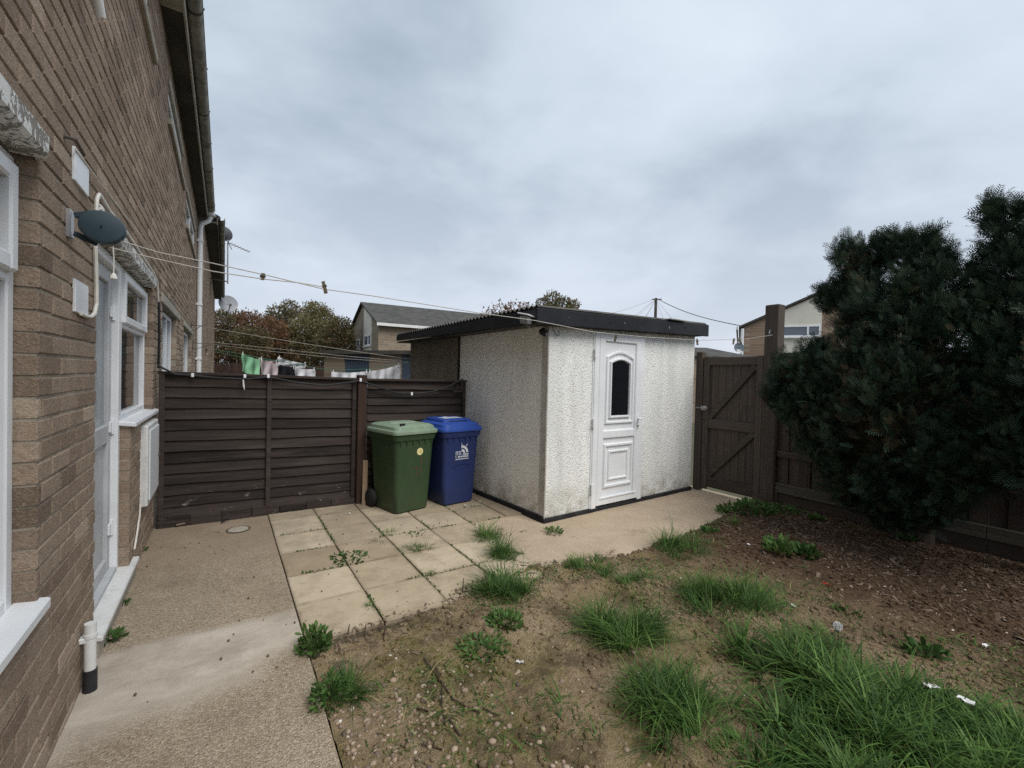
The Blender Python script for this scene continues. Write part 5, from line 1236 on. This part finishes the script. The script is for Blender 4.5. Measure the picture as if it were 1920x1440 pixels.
# weeds: rosettes of lobed leaves
WV = [(0,0,0),(-.12,.01,.25),(-.20,.03,.5),(-.14,.05,.8),(0,.05,1.0),(.14,.05,.8),(.20,.03,.5),(.12,.01,.25)]; WF = [(0,1,7,7),(1,2,6,7),(2,3,5,6),(3,4,5,5)]
WF = [(0,1,7),(1,2,6),(1,6,7),(2,3,5),(2,5,6),(3,4,5)]
def weed(label, u, v, n, rpx, lpx, up_=.7, tb=.5, tall=0):
    n = int(n*2.8); lpx *= .62
    p = at_z(u, v, .01); d = (p-CPOS).dot(CF); r = rpx/FPX*d; a = rng.uniform(0, 6.28, n); rr = r*rng.uniform(0, 1, n)**.6
    x, y = p.x+rr*np.cos(a), p.y+rr*np.sin(a); z = np.array([max(soil_z(q, w_), -.004 if w_ > edge(q) else -1) for q, w_ in zip(x, y)])+rng.uniform(0, lpx/FPX*d*.6+tall/FPX*d, n)*(1-.6*rr/r)
    D_ = np.stack([np.cos(a)+rng.normal(0,.4,n), np.sin(a)+rng.normal(0,.4,n), rng.uniform(.1, 2*up_, n)], 1)
    o = instance_mesh('weed', G('weed_leaf'), WV, WF, np.stack([x,y,z],1), rot_from(D_), rng.uniform(.5,1.2,n)*lpx/FPX*d, np.clip(rng.normal(tb,.2,n),0,1)); tag(o, label, 'weed', 'weeds'); return o
weed('leafy weed at the corner of path and paving', 588,1212,130,26,24,1.0,.7,52); weed('sprawling weed at the kerb below the leafy one', 618,1308,130,34,22,.9,.6,56)
weed('flat creeping weed in the left paving joint', 655,1045,60,32,14,.4,.25); weed('creeping weed patch on the soil in the middle', 905,1215,120,46,18,.4,.55); weed('leafy weed between the splayed tuft and the creeping patch', 945,1170,90,30,22,.6,.7)
weed('dock plant with broad upright leaves in the mulch', 1462,1042,34,18,36,1.2,.75); weed('second smaller weed right of the dock plant', 1510,1045,40,18,26,1.0,.5); weed('leafy weeds at the foot of the tall gate post', 1400,962,160,50,18,.8,.55); weed('weeds by the fence below the gravel board near the tall post', 1470,968,60,30,14,.8,.45)
weed('lone dark weed on the brown soil at right', 1735,1225,26,26,34,.8,.35); weed('leafy weed under the conifer at the right edge', 1900,1048,60,28,28,.8,.6); weed('dark leafy weed at the doorstep corner', 205,1195,44,20,20,.7,.25); weed('small weed along the wall near the meter box', 262,1030,24,10,10,.7,.25)
weed('weed growing at the shed corner plinth', 1040,995,30,16,14,.8,.7); weed('little weed on the path beside the doorstep', 232,1128,20,8,12,.8,.4); weed('small weed among the mulch at centre right', 1590,1150,24,22,16,.8,.5); weed('low weed in the paving joint below the bins', 780,1000,24,16,8,.4,.5)
for i, (u, v) in enumerate(((1330,1000),(1530,985),(1700,1020))): weed(['small weed clump on the path verge before the gate','small weed near the gravel board left of the big conifer','sparse weed under the middle of the big conifer'][i], u, v, 40, 11, 14, .6, .45)
# moss-green seedlings in the foreground
n = 5000; x = rng.uniform(.6, 3.6, n); y = rng.uniform(.2, 2.7, n); keep = np.array([mn.noise(Vector((a*1.9, c*1.9, 8.)))+.4*mn.noise(Vector((a*7, c*7, 3.))) > .16 for a, c in zip(x, y)]); x, y = x[keep], y[keep]; n = len(x)
tag(instance_mesh('seedlings', G('weed_leaf'), WV, WF, np.stack([x, y, np.array([soil_z(a, c) for a, c in zip(x, y)])+.002], 1), rot_from(rand_dirs(n)+np.array([[0,0,.9]])), rng.uniform(.006,.020,n), rng.uniform(.2,1,n)), 'tiny seedlings sprinkled over the foreground soil', 'seedlings', kind='stuff')
# pebbles
def ico():
    bm = bmesh.new(); bmesh.ops.create_icosphere(bm, subdivisions=1, radius=1); bm.verts.ensure_lookup_table(); V = [tuple(v.co) for v in bm.verts]; F = [tuple(v.index for v in f.verts) for f in bm.faces]; bm.free(); return V, F
IV, IF = ico()
def stones(name, label, x, y, s, tint):
    n = len(x); z = np.array([soil_z(a, c) for a, c in zip(x, y)])
    sc_ = np.stack([s*rng.uniform(.8,1.3,n), s*rng.uniform(.8,1.3,n), s*rng.uniform(.5,.85,n)], 1); a = rng.uniform(0,6.28,n); c_, s_ = np.cos(a), np.sin(a); zr = np.zeros(n); on_ = np.ones(n)
    rot = np.stack([np.stack([c_,s_,zr],1), np.stack([-s_,c_,zr],1), np.stack([zr,zr,on_],1)], 2)
    o = instance_mesh(name, G('pebble'), IV, IF, np.stack([x,y,z+s*rng.uniform(-.35,.15,n)],1), rot, sc_, tint)
    for f in o.data.polygons: f.use_smooth = True
    return tag(o, label, 'pebbles', kind='stuff')
n = 650; x = np.abs(rng.normal(0, .36, n))+.43; y = rng.uniform(.9, 2.25, n); y = y - .25*(x-.43); stones('pebbles', 'rounded pebbles heaped beside the concrete path in the foreground', x, y, np.minimum(rng.gamma(3, .0024, n)+.003, .018), np.clip(rng.normal(.5,.22,n),0,1))
n = 1300; x = rng.uniform(.45, 5.4, n); y = rng.uniform(.1, 3.05, n); k_ = np.array([c < edge(a) for a, c in zip(x, y)]); x, y = x[k_], y[k_]; stones('gravel', 'small scattered stones over the whole soil bed', x, y, np.minimum(rng.gamma(3, .0014, len(x))+.002, .012), np.clip(rng.normal(.52,.24,len(x)),0,1))
# bark chips and leaf litter, thickest under the conifers
n = 11000; x = 5.55-np.abs(rng.normal(0, .95, n)); y = rng.uniform(.0, 3.0, n); k_ = np.array([c < edge(a)-.02 and a > 1.5 and (a > 3.0 or random.random() < .4) for a, c in zip(x, y)]); x, y = x[k_], y[k_]; n = len(x)
CHV = [(-.5,-.16,0),(.5,-.10,.03),(.45,.15,.06),(-.42,.2,.02),(0,0,.12)]; CHF = [(0,1,4),(1,2,4),(2,3,4),(3,0,4)]
up3 = np.tile(np.array([[0,0,1.]]), (n,1))+rng.normal(0,.35,(n,3))
tag(instance_mesh('bark_chips', G('chip'), CHV, CHF, np.stack([x,y,np.array([soil_z(a,c) for a,c in zip(x,y)])+.003],1), rot_from(up3), rng.gamma(2.5,.0075,n)+.006, np.clip(rng.beta(1.2,4.2,n),0,1)), 'bark chips and dead leaves littering the soil under the conifers', 'bark chips', kind='stuff')
n = 900; x = rng.uniform(.5, 2.9, n); y = np.array([edge(a) for a in x])-np.abs(rng.normal(0,.16,n))+.04; up3 = np.tile(np.array([[0,0,1.]]), (n,1))+rng.normal(0,.35,(n,3))
tag(instance_mesh('edge_litter', G('chip'), CHV, CHF, np.stack([x,y,np.array([max(soil_z(a,c),.002) for a,c in zip(x,y)])+.002],1), rot_from(up3), rng.gamma(3,.006,n)+.005, np.clip(rng.beta(1.5,3,n),0,1)), 'dead leaves and crumbs of soil along the paving edge', 'leaf litter', kind='stuff')
# crumbs of soil on the paving and path
n = 260; x = rng.uniform(-.5, 2.6, n); y = rng.uniform(2.4, 5.2, n); k_ = np.array([(c > edge(a)+.02 or a < .36) and mn.noise(Vector((a*1.4,c*1.4,4.))) > -.05 for a, c in zip(x, y)]); x, y = x[k_], y[k_]; n = len(x)
tag(instance_mesh('soil_crumbs', G('joint_soil'), IV, IF, np.stack([x,y,np.full(n,.004)],1), rot_from(rand_dirs(n)), np.minimum(rng.gamma(2,.0015,n)+.0015,.007), rng.random(n)), 'dark crumbs of soil scattered on the paving and path', 'soil crumbs', kind='stuff')
# moss in the paving joints
P_, = [[]]
for xj in xs[1:5]:
    for q in np.arange(2.75, 5.0, .006):
        if mn.noise(Vector((xj*3, q*2.2, 1.))) > .05: P_.append((xj+random.gauss(0,.004), q, random.uniform(-.014,.0)))
for yj in ys[1:5]:
    for q in np.arange(.45, 2.5, .006):
        if mn.noise(Vector((q*2.2, yj*3, 6.))) > .08: P_.append((q, yj+random.gauss(0,.004), random.uniform(-.014,.0)))
P_ = np.array(P_); n = len(P_)
tag(instance_mesh('joint_moss', G('weed_leaf'), WV, WF, P_, rot_from(rand_dirs(n)+np.array([[0,0,.8]])), rng.uniform(.010,.030,n), rng.uniform(0,.55,n)), 'moss and tiny weeds filling the paving joints', 'moss', kind='stuff')
# clods and crumbs over the bare soil
n = 16000; x = rng.uniform(.42, 5.4, n); y = rng.uniform(-.1, 3.0, n); k_ = np.array([c < edge(a)-.01 and mn.noise(Vector((a*2.6,c*2.6,14.))) > -.25 for a, c in zip(x, y)]); x, y = x[k_], y[k_]; n = len(x)
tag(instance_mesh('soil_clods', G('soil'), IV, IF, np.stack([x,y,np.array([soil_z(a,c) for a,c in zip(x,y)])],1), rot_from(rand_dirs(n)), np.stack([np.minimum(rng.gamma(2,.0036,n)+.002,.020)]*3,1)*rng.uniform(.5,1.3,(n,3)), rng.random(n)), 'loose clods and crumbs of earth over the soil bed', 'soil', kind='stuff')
# twigs
def twig(label, px, r=.005):
    r *= .72
    P_ = []
    for (u, v) in px: p = at_z(u, v, .012); P_.append(Vector((p.x, p.y, soil_z(p.x, p.y)+.010 if p.y < edge(p.x) else .008)))
    b = MB(); b.tube(P_, [r*(1-.5*i/len(P_)) for i in range(len(P_))], 6); tag(b.build('twig', G('twig'), None, True), label, 'twig', 'twigs on the soil')
twig('long thin forked twig left of the soil middle', [(815,1245),(830,1285),(828,1320),(835,1365)], .006); twig('dark twig crossing the long forked one', [(795,1235),(820,1265),(850,1310),(880,1335),(900,1345)], .006)
twig('short thick twig near the pebbles', [(782,1325),(803,1337)], .007); twig('short dark twig right of the forked one', [(905,1335),(933,1348)], .006); twig('stubby twig at the lower left of the soil', [(843,1355),(862,1378)], .008); twig('straight twig at the bottom of the soil', [(790,1388),(830,1404)], .005)
twig('twig lying against the kerb side weeds', [(662,1300),(685,1270)], .006); twig('curved stick in the mulch under the conifer', [(1650,1040),(1720,1055),(1790,1075)], .008); twig('thin stick lying in the mulch at far right', [(1760,1090),(1840,1100),(1900,1120)], .006)
for i, (u, v, h) in enumerate(((867,1112,.10),(884,1108,.07),(652,1192,.06),(683,1192,.06),(720,1195,.07),(1019,1082,.09))):
    p = at_z(u, v, 0); b = MB(); b.tube([(p.x,p.y,-.02),(p.x+.004,p.y,h*.6),(p.x+.012,p.y+.01,h)], [.005,.004,.002], 6)
    tag(b.build('dead_stalk', G('twig'), None, True), ['taller dead stalk left of the splayed tuft','shorter dead stalk beside the taller one','dead stalk at the paving edge nearest the path','second dead stalk along the paving edge','third dead stalk along the paving edge','dead stalk between the two grass tufts on the path edge'][i], 'dead stalk', 'dead stalks on the paving edge')
# litter
def scrap(label, u, v, sx, sy, mat, cat='litter', name='litter_scrap', z=.012):
    p = at_z(u, v, .03); zz_ = max(soil_z(p.x, p.y), 0)+z; a = random.uniform(0, 3); b = MB(); n = 5; V = []
    for j in range(n):
        for i in range(n):
            X_, Y_ = (i/(n-1)-.5)*sx, (j/(n-1)-.5)*sy; X_ *= .7; Y_ *= .7; V.append((p.x+X_*math.cos(a)-Y_*math.sin(a), p.y+X_*math.sin(a)+Y_*math.cos(a), zz_+.012*random.random()+.2*abs(X_)*.4))
    V2 = [(q[0], q[1], q[2]-.003) for q in V]
    F = [(j*n+i, j*n+i+1, (j+1)*n+i+1, (j+1)*n+i) for j in range(n-1) for i in range(n-1)]
    b.add(V, F); b.add(V2, F); tag(b.build(name, G(mat)), label, cat)
scrap('red plastic straw end on the dark soil', 1550, 1095, .10, .012, 'litter_red'); scrap('white scrap of plastic near the right edge under the conifer', 1860, 1038, .16, .05, 'litter_white')
scrap('white scrap below the gravel board right of the conifer trunk', 1705, 1003, .13, .06, 'litter_white'); scrap('white paper scrap in the long grass, farther one', 1745, 1312, .08, .05, 'litter_white', z=.09); scrap('white paper scrap in the long grass, nearer one', 1810, 1352, .08, .04, 'litter_white', z=.10)
scrap('pale scrap between the two grass masses on the soil', 1487, 1135, .05, .03, 'litter_white'); scrap('round white stone like scrap near the dock plant', 1404, 1022, .035, .03, 'litter_white'); scrap('bone white curl on the bare soil in the middle', 975, 1238, .055, .014, 'litter_white')
scrap('white fleck of litter in front of the blue bin', 872, 945, .05, .03, 'litter_white'); scrap('white fleck of litter between bin and shed plinth', 900, 938, .04, .02, 'litter_white'); scrap('white crumb on the ground by the timber offcut', 655, 960, .025, .025, 'litter_white'); scrap('pale scrap on the soil at far right', 1848, 1212, .04, .03, 'litter_white')
# dandelion clock
p = at_z(1570, 1215, .02); q = at_d(1571, 1174, (p-CPOS).dot(CF)); dn = thing('dandelion', (p.x, p.y, soil_z(p.x, p.y)), 'white dandelion clock standing above the long grass', 'dandelion')
MB().tube([(p.x, p.y, 0), tuple(p.lerp(q, .5)+Vector((.01,0,0))), tuple(q)], .003, 6).build('stem', G('weed_leaf'), dn, True)
n = 260; D_ = rand_dirs(n); SD = [(-.01,0,0),(.01,0,0),(.004,0,.75),(.16,.0,1),(-.16,.0,1)]; 
instance_mesh('seed_head', G('litter_white'), SD, [(0,1,2),(2,3,4)], np.tile(np.array(q)[None], (n,1)), rot_from(D_), np.full(n, .024), rng.random(n), dn)
